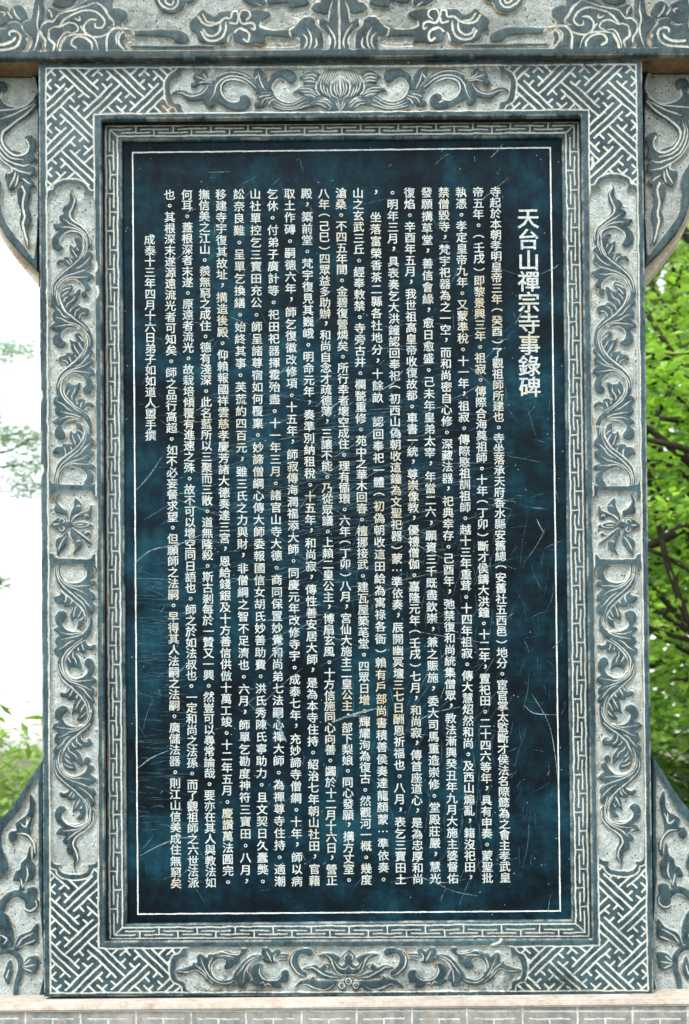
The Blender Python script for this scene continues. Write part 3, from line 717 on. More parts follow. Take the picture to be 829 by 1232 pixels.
def ros_map(mirror):
    def fn(P):
        u = (P[:, 0] - a_xl(P[:, 1])) / (b_xl(P[:, 1]) - a_xl(P[:, 1])); y = P[:, 1] - (0 if not mirror else -.5)
        x = a_xl(y) + u * (b_xl(y) - a_xl(y)) if not mirror else a_xr(y) - u * (a_xr(y) - b_xr(y))
        return np.stack([x, y], -1)
    return fn
for k, mi in enumerate((False, True)):
    fn = ros_map(mi)
    rosette.draw(fr, fn); fr.poly(fn(ros_ground), 'G', 4)
    mark(fn(np.array([(40., 584.0), (130., 584.0), (130., 679.), (40., 679.)])), 9 + k)
# top and bottom panels
ident = lambda P: P
mt_ = lambda P: np.stack([819 - P[:, 0], P[:, 1] - .0085 * (409.5 - P[:, 0]) * 2 * .8], -1)
mb_ = lambda P: np.stack([838.8 - P[:, 0], P[:, 1] + .0035 * (P[:, 0] - 419.4) * 2], -1)
top.draw(fr, ident); top.draw(fr, mt_)
g = np.vstack([cr(TG), cr(mt_(TG))[::-1]]); fr.poly(g, 'G', 4)
g = np.vstack([cr(TB), cr(mt_(TB))[::-1]]); mark(g, 11); cusps += [cr(TB), cr(mt_(TB))]
bot.draw(fr, ident); bot.draw(fr, mb_)
g = np.vstack([cr(BG), cr(mb_(BG))[::-1]]); fr.poly(g, 'G', 4)
g = np.vstack([cr(BB), cr(mb_(BB))[::-1]]); mark(g, 12); cusps += [cr(BB), cr(mb_(BB))]

# corner key frets (interlocking swastika lattice at 45 degrees)
segs = []
base = [((-1, 1), (-1, 3)), ((1, 1), (3, 1)), ((1, -3), (1, -1)), ((-3, -1), (-1, -1)),
        ((-11, 3), (1, 3)), ((3, -1), (3, 11)), ((-1, -3), (11, -3)), ((-3, -11), (-3, 1)),
        ((-13, 5), (3, 5)), ((5, -3), (5, 13)), ((-3, -5), (13, -5)), ((-5, -13), (-5, 3))]
seen = set()
for i in range(-8, 9):
    for j in range(-8, 9):
        c = ((i + j) % 2 == 0)            # type A at the origin
        for (a, b) in base:
            if c: a, b = (-a[0], a[1]), (-b[0], b[1])
            s = tuple(sorted([(a[0] + 10 * i, a[1] + 10 * j), (b[0] + 10 * i, b[1] + 10 * j)]))
            if s not in seen: seen.add(s); segs.append(s)
def corner_fn(mx, my, cx=66.9, cy=95.8):
    def fn(p, q):
        x = cx + 2.8 * (p + q); y = cy + 2.64 * (p - q)
        dx = x - 55.2; dy = y - 82.2
        yy = 78.6 + dy if mx else y
        if my: yy = (1194.0 if not mx else 1191.8) - dy
        xx = a_xl(yy) + dx if not mx else a_xr(yy) - dx
        return (xx, yy)
    return fn
lin_fret = np.zeros_like(fr.L)
pv = np.zeros((fr.ny, fr.nx), np.int16); pv[:-1, :-1] = part_id; 
for k, (mx, my) in enumerate(((0, 0), (1, 0), (0, 1), (1, 1))):
    fn = corner_fn(mx, my)
    clip = (pv == k + 1).astype(np.float32)
    for (a, b) in segs:
        p = np.array([fn(*a), fn(*b)])
        x = p[:, 0].mean(); y = p[:, 1].mean()
        if not (20 < x < 810 and 50 < y < 1220): continue
        dx = min(abs(x - 55), abs(x - 775)); dy = min(abs(y - 80), abs(y - 1195))
        if dx > 175 or dy > 175 or (dx > 90 and dy > 90): continue
        p += rng.normal(0, .16, p.shape)
        fr.line(p, 1.15, False, .95, clip)
bandc = np.zeros_like(fr.L); bandc[:-1, :-1] = band
for c_ in cusps: fr.line(c_, .85, False, 1.0, bandc)
for q in (Q_L1, Q_L2):
    P = densify([q[0], q[1], q[3], q[2]], 1)
    fr.line(np.vstack([P, P[:1]]), .85, False)
# chips: pale knocks on the rims
for k in range(60):
    x, y = rng.uniform(46, 787), rng.uniform(72, 1198)
    if 118 < x < 705 and 140 < y < 1135: continue
    P = np.array([(x, y), (x + rng.normal(0, 2.5), y + rng.normal(0, 2.5)), (x + rng.normal(0, 4), y + rng.normal(0, 4))])
    fr.line(P, rng.uniform(.3, .9), True, rng.uniform(.3, .8))
fr.line(np.array([(588., 1141), (594, 1136), (600, 1134), (604, 1130)]), 1.6, True)
for (x, y) in ((49, 470), (50, 560), (51, 1120), (713, 190), (712, 400), (115, 315), (117, 345)):
    P = np.array([(x, y), (x + 1, y + 6), (x - 1, y + 13)], float); fr.line(P, 1.7, True, .8)
# brown seep marks
fr.S += sm(vnoise(X, Y, 22, 41), .62, .85) * np.exp(-((X - 196)**2 / 260 + (Y - 127)**2 / 60)) * 1.2
H, cut, line, S = finish(fr, 3.7, 1.5, .85, 1.25)
edge_d = np.minimum(np.minimum(X - o_xl(Y), o_xr(Y) - X), np.minimum(Y - o_yt(X), o_yb(X) - Y))
edge_i = np.maximum(np.maximum(r_xl(Y) - X, X - r_xr(Y)), np.maximum(r_yt(X) - Y, Y - r_yb(X)))
em = np.minimum(edge_d, edge_i)
H -= np.exp(-np.maximum(em, 0) / 1.5) * 1.0 * PX
line = np.maximum(line, np.exp(-((em - .6) / 1.1)**2) * .5 * sm(wearn(X, Y, 31), .35, .75))
ring = (Xc > o_xl(Yc)) & (Xc < o_xr(Yc)) & (Yc > o_yt(Xc)) & (Yc < o_yb(Xc)) & ~((Xc > r_xl(Yc)) & (Xc < r_xr(Yc)) & (Yc > r_yt(Xc)) & (Yc < r_yb(Xc)))

def ring_prism(name, qo, qi, do, y0, y1):
    """square ring solid between two px quads, from plane y0 to y1 (outline taken on plane do)"""
    o = [unproj(*p, do) for p in (qo[0], qo[1], qo[3], qo[2])]
    i = [unproj(*p, do) for p in (qi[0], qi[1], qi[3], qi[2])]
    V = []
    for y in (y0, y1):
        for L in (o, i):
            for p in L: V.append((p[0], y, p[2]))
    Fc = []
    for k in range(4):
        n = (k + 1) % 4
        Fc += [(k, n, 4 + n, 4 + k), (8 + k, 12 + k, 12 + n, 8 + n), (k, 8 + k, 8 + n, n), (4 + k, 4 + n, 12 + n, 12 + k)]
    return mesh_np(name, V, Fc)
frame = new_obj('frame', ring_prism('frame', Q_OUT, Q_RIM, 0, .0145, .15), M['recess'])
attach(frame, stele)
box = lambda x0, x1, y0, y1, e: sm(X, x0 - e, x0 + e) * (1 - sm(X, x1 - e, x1 + e)) * sm(Y, y0 - e, y0 + e) * (1 - sm(Y, y1 - e, y1 + e))
DARK_BLOTCH = box(212, 700, 1166, 1230, 14) * .8 + box(90, 730, 40, 86, 5) * .5 + box(560, 730, 60, 130, 20) * .35 + box(180, 420, 112, 150, 8) * .3  # near-black patches, denser on the bottom panel and along the top of the frame
DARK_BLOTCH = np.clip(DARK_BLOTCH * sm(wearn(X, Y, 71), .3, .6) + .35 * sm(wearn(X, Y, 75), .56, .72), 0, 1)
names = {0: 'border_rim', 1: 'key_fret_corner', 2: 'key_fret_corner', 3: 'key_fret_corner', 4: 'key_fret_corner', 5: 'scroll_panel', 6: 'scroll_panel', 7: 'scroll_panel', 8: 'scroll_panel', 9: 'rosette_panel', 10: 'rosette_panel', 11: 'lotus_panel', 12: 'foliage_panel'}
for k, nm in names.items():
    emit(nm, fr, H, (cut, line, S, DARK_BLOTCH), 0.0, (part_id == k) & ring, M['frame'], frame, .0155, [('x', o_xl), ('x', o_xr), ('x', r_xl), ('x', r_xr), ('y', o_yt), ('y', o_yb), ('y', r_yt), ('y', r_yb)])

# key-fret moulding around the slab
FD, SD = .030, .040
mo = Relief(122, 712, 146, 1134, .6)
X, Y = mo.X, mo.Y
f_xl, f_xr, f_yt, f_yb = quad_edges(*Q_F1)
g_xl, g_xr, g_yt, g_yb = quad_edges(*Q_F2)
s_xl, s_xr, s_yt, s_yb = quad_edges(*Q_SL)
for q in (Q_F1, Q_F2):
    P = np.array([q[0], q[1], q[3], q[2], q[0]], float)
    for i in range(4): mo.line(P[i:i + 2], .8, False)
def side_frame(o0, o1, i0, i1):
    """point at distance fraction s along the outer line and w across towards the inner line"""
    o0, o1, i0, i1 = map(np.array, (o0, o1, i0, i1))
    L = np.linalg.norm(o1 - o0); d = (o1 - o0) / L
    n = np.array([-d[1], d[0]]);  wd = (i0 - o0) @ n
    if wd < 0: n = -n; wd = -wd
    return L, lambda s, w: o0 + d * s + n * wd * w
for (o0, o1, i0, i1) in ((Q_F1[0], Q_F1[1], Q_F2[0], Q_F2[1]), (Q_F1[2], Q_F1[3], Q_F2[2], Q_F2[3]), (Q_F1[0], Q_F1[2], Q_F2[0], Q_F2[2]), (Q_F1[1], Q_F1[3], Q_F2[1], Q_F2[3])):
    L, fn = side_frame(o0, o1, i0, i1)
    n = round((L - 26) / 45.2); per = (L - 26) / n
    for k in range(n + 1):
        c = 13 + per * k
        a, b = max(c - 17, 4.6), min(c + 17, L - 4.6)
        mo.line(np.array([fn(a, .34), fn(b, .34)]), .72, False)
        if 0 < k < n: mo.line(np.array([fn(c, .34), fn(c, 1)]), .72, False)
        if k < n:
            c += per / 2
            mo.line(np.array([fn(c - 17, .67), fn(c + 17, .67)]), .72, False)
            mo.line(np.array([fn(c, .67), fn(c, 0)]), .72, False)
for k in range(4):
    mo.line(np.array([Q_F2[k], lerp(np.array(Q_F2[k]), np.array(Q_F1[k]), .66)]), .7, False)
mo.G[:] = 9
H, cut, line, S = finish(mo, 0, 1, .5, 0)
ei = np.maximum(np.maximum(s_xl(Y) - X, X - s_xr(Y)), np.maximum(s_yt(X) - Y, Y - s_yb(X)))   # distance from slab opening
H -= np.exp(-np.maximum(ei, 0) / 1.3) * 2.6 * PX
line = np.maximum(line, np.exp(-((ei - .9) / 1.2)**2) * .4 * sm(wearn(X, Y, 34), .35, .75))
eo = np.minimum(np.minimum(X - f_xl(Y), f_xr(Y) - X), np.minimum(Y - f_yt(X), f_yb(X) - Y))
S = np.maximum(S, np.exp(-np.maximum(eo + 1, 0) / 1.2) * sm(vnoise(X, Y, 18, 35), .6, .8) * .7)
Xc = (X[:-1, :-1] + X[1:, 1:]) / 2; Yc = (Y[:-1, :-1] + Y[1:, 1:]) / 2
inr = ~((Xc > s_xl(Yc)) & (Xc < s_xr(Yc)) & (Yc > s_yt(Xc)) & (Yc < s_yb(Xc)))
inr &= (Xc > f_xl(Yc) - 4) & (Xc < f_xr(Yc) + 4) & (Yc > f_yt(Xc) - 4) & (Yc < f_yb(Xc) + 4)
# mitred split
u = (Xc - f_xl(Yc)); v = (f_xr(Yc) - Xc); w_ = (Yc - f_yt(Xc)); z = (f_yb(Xc) - Yc)
mn = np.minimum(np.minimum(u, v), np.minimum(w_, z))
for nm, arr in (('key_fret_moulding', u), ('key_fret_moulding', v), ('key_fret_moulding', w_), ('key_fret_moulding', z)):
    emit(nm, mo, H, (cut, line, S), FD, inr & (arr <= mn) , M['frame'], frame, .012, [('x', s_xl), ('x', s_xr), ('y', s_yt), ('y', s_yb)])
    inr &= ~(arr <= mn)

# ---- slab
c0 = [unproj(*p, SD) for p in (Q_SL[0], Q_SL[1], Q_SL[3], Q_SL[2])]
slab_me = prism_mesh('inscribed_slab', [(p[0] + dx, p[2] + dz) for p, dx, dz in zip(c0, (-.012, .012, .012, -.012), (.012, .012, -.012, -.012))], SD, .11)
slab = new_obj('inscribed_slab', slab_me, M['slab']); attach(slab, stele)

def strip_ring(name, q, hw, d, proud):
    C4 = np.array([q[0], q[1], q[3], q[2]], float); c = C4.mean(0)
    V = []
    n = 90
    for k in range(4):
        a, b = C4[k], C4[(k + 1) % 4]
        sa, sb = np.sign(a - c), np.sign(b - c)
        for i in range(n):
            s_ = i / n
            p = lerp(a, b, s_); sg = lerp(sa, sb, s_) if i else sa
            sg = np.where(np.abs(sa + sb) > 1, sa, sg)      # constant across the line, running along it
            j = rng.normal(0, .10); hwk = hw * rng.uniform(.78, 1.12) if i else hw
            V.append((p + sg * hwk + (j if i else 0), p - sg * hwk + (j if i else 0)))
    A = np.array([v[0] for v in V]); B = np.array([v[1] for v in V]); m_ = len(V)
    # keep the running coordinate of both sides together
    W = np.vstack([unproj(A[:, 0], A[:, 1], d, proud), unproj(B[:, 0], B[:, 1], d, proud)])
    return mesh_np(name, W, [(k, (k + 1) % m_, m_ + (k + 1) % m_, m_ + k) for k in range(m_)])
attach(new_obj('border_line', strip_ring('border_line', Q_TX, .85, SD, .0005), M['line']), slab)

# ---- inscription
TITLE = '天台山禪宗寺事錄碑'
DATE = '成泰十三年四月十六日弟子如如道人盥手撰'
COLS = [
 '寺起於本朝孝明皇帝三年（癸酉）了觀祖師所建也。寺坐落承天府香水縣安舊總（安舊社五西邑）地分。宦官掌太監斷才侯法名際懿為之會主孝武皇',
 '帝五年。（壬戌）即黎景興三年。祖寂。傳際合海奠祖師。十年（丁卯）斷才侯鑄大洪鐘。十二年，置祀田。二十四六等年，具有申奏。蒙聖批',
 '執憑。孝定皇帝九年。又蒙準稅。十一年，祖寂。傳際愍祖訓祖師。越十三年重茸。十四年祖寂。傳大慧炤然和尚。及西山煽亂，籍沒祀田，',
 '禁僧毀寺，梵宇祀器為之一空，而和尚密自心修。深藏法器，祀典幸存。己酉年，弛禁復和尚統集僧眾，教法漸興癸丑年九月大施主婆督佑',
 '發願搆草堂，善信會緣，愈日愈盛。己未年皇弟太宰，年當二六，願資三千既盡欽崇，兼之賑施，委大司馬重造崇修。堂殿莊嚴，慧光',
 '復焰。辛酉年五月，我世祖高皇帝收復故都。車書一統，尊崇像教，優禮僧伽。嘉隆元年（壬戌）七月，和尚寂，傳首座道心，是為忠厚和尚',
 '。明年三月，具表奏乞大洪鐘認回奉祀（初西山偽朝收這鐘為文聖祀器）蒙…準依奏，辰開幽冥壇三七日酬恩祈福也。八月，表乞三寶田土',
 '， 坐落富榮香茶二縣各社地分，十餘畝 認回奉祀一體（初偽朝收這田給為寓祿各衙）賴有戶部尚書積善侯奏達龍顏蒙…準依奏。',
 '山之玄武三丘。經奉敕禁。寺旁古井。欄甃重修。苑中之華木回春。檀挪接武。建瓦屋築芼堂。四眾日增。輝耀洵為復古。然觀河一概。幾度',
 '滄桑。不四五年間。金碧復營燐矣。所行幸者壞空成住。理有循環。六年（丁卯）八月，宮仙大施主二皇公主，部下梨娘。同心發願，搆方丈室。',
 '八年（己巳）四眾益多助辦，和尚自念才疏德薄，三讓不能。乃從眾議。上賴二皇公主，博扇玄風。十方信施同心向善。蠲於十二月十六日，營正',
 '殿，築前堂。梵宇復見其巍峨。明命元年，奏準別納租稅。十五年，和尚寂，傳性善安居大師，是為本寺住持。紹治七年朝山社田，官藉',
 '取土作磚。嗣德六年，師乞復徽改修項。十五年，師寂傳海潤福添大師。同慶元年改修寺宇。成泰七年，充妙諦寺僧綱。十年，師以病',
 '乞休。付弟子廣計等。祀田祀器揮霍殆盡。十一年三月。諸官山寺大德。商同保置妙覺和尚弟七法嗣心禪大師。為禪尊寺住持。適潮',
 '山社單控乞三寶田充公。師呈諸尊宿如何覆稟。妙諦僧綱心傳大師委報國信女胡氏妙善助費。洪氏秀陳氏寧助力。且文契日久蠹獘。',
 '訟奈良難。呈單乞換繕。始終其事。芙蓅約四百元，雖三氏之力與財，非僧綱之智不足濟也。六月，師單乞勘度神符三寶田。八月，',
 '移建寺宇復其故址，搆造後殿。仰賴報國祥雲慈孝慶芳諸大德奏達三宮，恩給錢銀及十方善信供倣十萬工竣。十二年五月。慶讚萬法圓完。',
 '撫信美之江山。羨無窮之成住。德有淺深。此名藍所以三聚而三散。道無隆殺。斯古剎每於一贊又一興。然豈可以尋常論哉。要亦在其人與教法如',
 '何耳。蓋根深者末遂。原遠者流光。故栽培傾覆有進速之殊。故不可以壞空同日語也。師之於如法叔也。一定和尚之法孫。而了觀祖師之六世法派',
 '也。其根深末遂源遠流光者可知矣。師之品行高超。如不必妄餐求望。但願師之法嗣。早得其人法嗣之法嗣。廣儲法器。則江山信美成住無窮矣']
XT = [596, 575.2, 554.7, 534, 513.4, 492.7, 472.2, 451.6, 431, 410.3, 389.7, 369, 348.4, 327.9, 307.2, 287.4, 266, 245.8, 224.9, 204.1]
XB = [607.7, 586.6, 565.6, 544.9, 523.8, 502.8, 482.3, 461.5, 441, 420, 399.3, 378.5, 357.4, 337, 316.3, 296.1, 274.6, 253.4, 232.7, 211.9]
tc = bpy.data.curves.new('glyph_source', 'FONT'); tc.align_x = 'CENTER'; tc.size = 1; tc.resolution_u = 2
to = bpy.data.objects.new('glyph_source', tc); C.objects.link(to)
GL = {}
def glyph(ch):
    if ch in GL: return GL[ch]
    tc.body = ch
    bpy.context.view_layer.update()
    dg = bpy.context.evaluated_depsgraph_get()
    me = bpy.data.meshes.new_from_object(to.evaluated_get(dg))
    me.calc_loop_triangles()
    v = np.empty(len(me.vertices) * 3, np.float32); me.vertices.foreach_get('co', v); v = v.reshape(-1, 3)[:, :2]
    t = np.empty(len(me.loop_triangles) * 3, np.int32); me.loop_triangles.foreach_get('vertices', t); t = t.reshape(-1, 3)
    bpy.data.meshes.remove(me)
    v = v.copy(); v[:, 1] -= .38
    if ch in '，。…（）':
        v -= (v.max(0) + v.min(0)) / 2
        if ch == '，': v = v * 1.15 + (.06, .08)
        if ch in '（）': v = np.stack([v[:, 1], -v[:, 0]], -1)
    GL[ch] = (v, t)
    return GL[ch]
def text_column(name, s, p0, p1, w, h, parent, label=None):
    """characters centred on the line p0 -> p1 (photo pixels on the slab)"""
    p0 = np.array(p0, float); p1 = np.array(p1, float)
    d = p1 - p0; L = np.linalg.norm(d); d /= L; n = np.array([-d[1], d[0]])      # n points left
    V, T, off = [], [], 0
    for i, ch in enumerate(s):
        if ch == ' ': continue
        v, t = glyph(ch)
        c = p0 + d * L * i / (len(s) - 1) + rng.normal(0, .12, 2)
        # glyph x -> right, glyph y -> up
        q = c + np.outer(v[:, 0] * w, -n) + np.outer(-v[:, 1] * h, d)
        bw = .017 * w
        for kk, (ex, ey) in enumerate(((-bw, -bw * .6), (bw, -bw * .6), (0, bw * .7))):     # three strokes of the chisel give the bold face
            V.append(unproj(q[:, 0] + ex, q[:, 1] + ey, SD, .0004 + kk * .00012)); T.append(t + off); off += len(v)
    me = mesh_np(name, np.vstack(V), np.vstack(T))
    o = new_obj(name, me, M['letter']); attach(o, parent)
    if label: o['label'] = label
    return o
text_column('title_lettering', TITLE, (635.3, 262.6), (637.4, 465.5), 27.2, 26.4, slab, 'large title characters at the right of the inscription')
for k, s in enumerate(COLS):
    y0 = 231 + (596 - XT[k]) * .0087; y1 = 1055.6 + (607.7 - XB[k]) * .0172
    pitch = (y1 - y0) / (len(s) - 1)
    text_column('inscription_column', s, (XT[k], y0), (XB[k], y1), 13.8, min(13.3, pitch * 1.02), slab)
text_column('date_lettering', DATE, (180.4, 288.4), (181.6, 523.8), 13.6, 13.3, slab, 'short date and author line at the left of the inscription')
bpy.data.objects.remove(to); bpy.data.curves.remove(tc)

# ---- scratches on the slab
SV, ST = [], []
def scratch(P, hw):
    P = cr(P, n=4) if len(P) > 2 else np.asarray(P, float)
    n = len(P)
    tg = np.gradient(P, axis=0); tg /= np.linalg.norm(tg, axis=1)[:, None] + 1e-9
    nn = np.stack([-tg[:, 1], tg[:, 0]], -1)
    s = np.linspace(0, 1, n); w = hw * np.sqrt(np.clip(4 * s * (1 - s), .02, 1))
    a = P + nn * w[:, None]; b = P - nn * w[:, None]
    V = np.vstack([unproj(a[:, 0], a[:, 1], SD, .0007), unproj(b[:, 0], b[:, 1], SD, .0007)])
    off = sum(len(x) for x in SV)
    SV.append(V)
    ST.append(np.array([(i + off, i + 1 + off, n + i + 1 + off, n + i + off) for i in range(n - 1)]))
for P, w in (([(162, 592), (180, 572), (196, 548)], .9), ([(160, 680), (182, 662), (215, 655), (245, 642)], 1.1), ([(163, 697), (172, 680)], .7),
             ([(165, 925), (182, 912), (205, 902)], .9), ([(168, 1030), (190, 1018), (218, 1008), (240, 1010)], .9), ([(320, 462), (335, 450), (352, 440)], .8),
             ([(393, 505), (400, 490), (408, 484)], 1.2), ([(455, 470), (472, 462), (485, 445)], 1.3), ([(360, 690), (382, 678), (396, 668)], .7),
             ([(630, 848), (642, 858), (670, 860)], .8), ([(640, 835), (660, 870), (668, 910), (672, 950)], .6), ([(400, 868), (430, 858), (455, 852)], 1.6),
             ([(395, 872), (420, 862), (445, 862)], 1.0), ([(470, 1062), (500, 1055), (530, 1062), (560, 1058)], .6), ([(520, 1060), (545, 1072), (575, 1078)], .6),
             ([(318, 800), (340, 770), (336, 760)], .8), ([(500, 870), (520, 858), (556, 850)], .7), ([(590, 190), (600, 180), (606, 172)], .8),
             ([(575, 245), (590, 232), (612, 214)], .6), ([(650, 330), (668, 322), (672, 318)], .6), ([(335, 860), (338, 880), (345, 893)], 2.2), ([(362, 1025), (368, 1036)], 2.4),
             ([(333, 775), (337, 790), (335, 800)], 2.8), ([(545, 375), (546, 400)], .9), ([(480, 356), (482, 362)], .8), ([(618, 376), (620, 384)], 1.1)):
    scratch(np.array(P, float), w * .8)
def clampx(P): return np.stack([np.clip(P[:, 0], 158, 678), np.clip(P[:, 1], 185, 1100)], -1)
for k in range(210):
    r = rng.random()
    x = rng.uniform(160, 676); y = rng.uniform(190, 1095)
    if r < .45: x, y = rng.normal(420, 130), rng.normal(600, 130)
    elif r < .49: x, y = rng.normal(540, 55), rng.normal(1078, 8)
    if not (160 < x < 674 and 182 < y < 1098): continue
    L = rng.gamma(2, 9) * (2.2 if r < .3 else 1)
    a = rng.normal(-.15, .35) if r < .45 else rng.normal(-.7, .5) if r < .85 else rng.uniform(0, 3.14)
    bend = rng.normal(0, .09)
    P = np.array([(x + math.cos(a + bend * s) * L * s, y + math.sin(a + bend * s) * L * s) for s in (-.5, -.2, .15, .5)])
    scratch(clampx(P), rng.uniform(.18, .5) * (1.3 if rng.random() < .1 else .75))
o = new_obj('scratch_marks', mesh_np('scratch_marks', np.vstack(SV), np.vstack(ST)), M['scratch']); attach(o, slab); o['kind'] = 'stuff'
SV, ST = [], []
for k in range(1500):            # fine rubbing, mostly level strokes across the middle
    q = rng.random()
    if q < .6: x, y, a = rng.normal(400, 90), rng.normal(585, 75), rng.normal(-.16, .12)
    elif q < .8: x, y, a = rng.normal(560, 60), rng.uniform(640, 1060), rng.normal(-1.45, .3)
    elif q < .9: x, y, a = rng.uniform(165, 220), rng.uniform(700, 1000), rng.normal(0, .15)
    else: x, y, a = rng.uniform(165, 670), rng.uniform(190, 1090), rng.uniform(0, 3.1)
    L = rng.gamma(2.5, 11)
    bend = rng.normal(0, .12)
    P = np.array([(x + math.cos(a + bend * s_) * L * s_, y + math.sin(a + bend * s_) * L * s_) for s_ in (-.5, 0, .5)])
    if not ((P[:, 0] > 152).all() and (P[:, 0] < 682).all() and (P[:, 1] > 176).all() and (P[:, 1] < 1104).all()): continue
    scratch(P, rng.uniform(.12, .38))
o = new_obj('rubbed_scuffs', mesh_np('rubbed_scuffs', np.vstack(SV) + (0, .0004, 0), np.vstack(ST)), M['scuff']); attach(o, slab); o['kind'] = 'stuff'

# ================================================================== LINTEL
LD = -.016
lz0 = float(unproj(410, 67.3, LD)[2])
lintel = thing('stone_lintel', 'heavy carved stone lintel with cloud and leaf scrolls resting across the top of the stele', 'lintel', (0, .1, TOP_Z))
le = Relief(-45, 875, -30, 72, .65)
X, Y = le.X, le.Y
lt = lambda x: 70.4 - .0058 * x                 # lower edge
base_y = lambda x: 61.6 - .0052 * x
ml_ = lambda P: np.stack([816 - P[:, 0], P[:, 1] - .0055 * 2 * (408 - P[:, 0])], -1)
LW = .88; lin.draw(le, ident); lin.draw(le, ml_)
# ground everywhere above the bottom band
le.G = (Y - base_y(X)).astype(np.float32)
H, cut, line, S = finish(le, 3.4, 1.9, 1.0, 1.7)
S = np.maximum(S, sm(le.L, .75, 1) * sm(wearn(X, Y, 93), .42, .6) * .6)
line = line * (1 - .35 * sm(wearn(X, Y, 96), .45, .65))
H -= np.exp(-np.maximum(lt(X) - Y, 0) / 1.0) * 1.2 * PX
line = np.maximum(line, np.exp(-((lt(X) - Y - .6) / .7)**2) * .5 * sm(wearn(X, Y, 37), .35, .75))
Yc = (Y[:-1, :-1] + Y[1:, 1:]) / 2; Xc = (X[:-1, :-1] + X[1:, 1:]) / 2
p0 = unproj(-45, 70.6, LD); p1 = unproj(875, 65.4, LD)
zt = float(unproj(410, -30, LD)[2])
zb0, zb1 = float(p0[2]), float(p1[2])
body = new_obj('lintel_block', prism_mesh('lintel_block', [(p0[0] - .001, zb0), (p1[0] + .001, zb1), (p1[0] + .001, zt + .012), (p0[0] - .001, zt + .012)], LD + .0145, .24), M['under'])
attach(body, lintel)
emit('carved_frieze', le, H, (cut, line, S, np.clip(.5 * sm(wearn(X, Y, 81), .5, .7) + .4 * sm(Y, 55, 66) * sm(wearn(X, Y, 85), .4, .6), 0, 1)), LD, (Yc < lt(Xc)) & (Yc > -29.6), M['lintel'], lintel, .0155, [('y', lt)])

# ================================================================== BRACKETS and WINGS
def relief_piece(tname, label, cat, group, art, fn, ground, face, body_pts, depth, back, mat, side_mat, bbox, base):
    t = thing(tname, label, cat, base, group)
    r = Relief(*bbox, .75)
    art.draw(r, fn); r.poly(fn(ground), 'G', 4)
    H, cut, line, S = finish(r, 4.3, 1.5, .8, 1.1)
    P = fn(face)
    d, _ = seg_dist(r.X, r.Y, P, True)
    H -= np.exp(-d / .9) * 1.0 * PX
    Xc = (r.X[:-1, :-1] + r.X[1:, 1:]) / 2; Yc = (r.Y[:-1, :-1] + r.Y[1:, 1:]) / 2
    Bp = fn(body_pts); Q = unproj(Bp[:, 0], Bp[:, 1], depth)
    ob = new_obj('stone_block', prism_mesh('stone_block', [(q[0], q[2]) for q in Q], depth + .0145, back), side_mat); attach(ob, t)
    emit('carved_face', r, H, (cut, line, S), depth, inside(Xc, Yc, P), mat, t, .0155)
    return t
BD = .055
m_b = lambda P: np.stack([819.5 - P[:, 0] + .0 * P[:, 1], P[:, 1] + 4.0], -1)
relief_piece('carved_bracket', 'carved stone bracket under the left end of the lintel, beside the frame', 'bracket', 'carved brackets under the lintel',
             brk, m_b, brk_ground, brk_face, brk_body, BD, .14, M['frame'], M['beige'], (-110, 46, 88, 340), tuple(unproj(20, 92, BD)))
relief_piece('carved_bracket', 'carved stone bracket under the right end of the lintel, in front of the green trees', 'bracket', 'carved brackets under the lintel',
             brk, lambda P: P + (1.2, 0), brk_ground, brk_face, brk_body, BD, .14, M['lintel'], M['beige'], (772, 930, 84, 330), tuple(unproj(800, 92, BD)))
WD = .05
wb = wing_face.copy()
m_w = lambda P: np.stack([835.8 - P[:, 0] + .004 * (P[:, 1] - 910), P[:, 1] - 4.5], -1)
wl = lambda P: P + np.stack([np.zeros(len(P)), np.zeros(len(P))], -1)
relief_piece('carved_wing', 'low carved stone wing with leaf sprays at the lower left side of the stele', 'carved wing', 'carved wings at the foot of the stele',
             wing, wl, wing_ground, wing_face, wb, WD, .14, M['frame'], M['beige'], (-60, 53, 912, 1202), tuple(unproj(20, 1200, WD)))
relief_piece('carved_wing', 'low carved stone wing with leaf sprays at the lower right side of the stele', 'carved wing', 'carved wings at the foot of the stele',
             wing, m_w, wing_ground, wing_face, wb, WD, .14, M['frame'], M['beige'], (780, 892, 905, 1198), tuple(unproj(810, 1197, WD)))

# ================================================================== PLINTH
PD = -.062
plinth = thing('stone_plinth', 'long pale stone plinth with incised key pattern carrying the stele', 'plinth', (0, .05, 0))
xw = 1.15
zl = BASE_Z - .0005
edge_z = float(unproj(410, 1207.2, PD)[2])
low_z = float(unproj(410, 1214.5, PD)[2])
led = new_obj('top_ledge', box_mesh('top_ledge', -xw - .02, xw + .02, PD - .0, .34, low_z, min(zl, BASE_Z - .001), .004), M['ledge']); attach(led, plinth)
attach(new_obj('plinth_block', box_mesh('plinth_block', -xw, xw, PD + .018, .32, 0.0, low_z - .001, .0), M['paving']), plinth)
pl = Relief(-70, 900, 1210, 1300, .8)
y_l = lambda x: 1216.0 - .0002 * x
for k in range(-2, 14):
    x = 30.4 + 66.45 * k
    pl.line(np.array([(x, 1212.), (x + .3, 1300.)]), 1.0, False)
    pl.line(np.array([(x + 9, 1225.8), (x + 57, 1225.8)]), .9, False)
    pl.line(np.array([(x + 33, 1225.8), (x + 33, 1300.)]), .9, False)
pl.line(np.array([(-70., 1216.6), (900., 1216.6)]), .8, False)
pl.line(np.array([(-70., 1250.), (900., 1250.)]), .8, False)
H, cut, line, S = finish(pl, 0, 1, .5, 0)
S = sm(vnoise(pl.X, pl.Y, 11, 61), .5, .8) * np.exp(-np.abs(pl.Y - 1214.5) / 1.5) + sm(vnoise(pl.X, pl.Y, 7, 62), .6, .8) * pl.L * .7
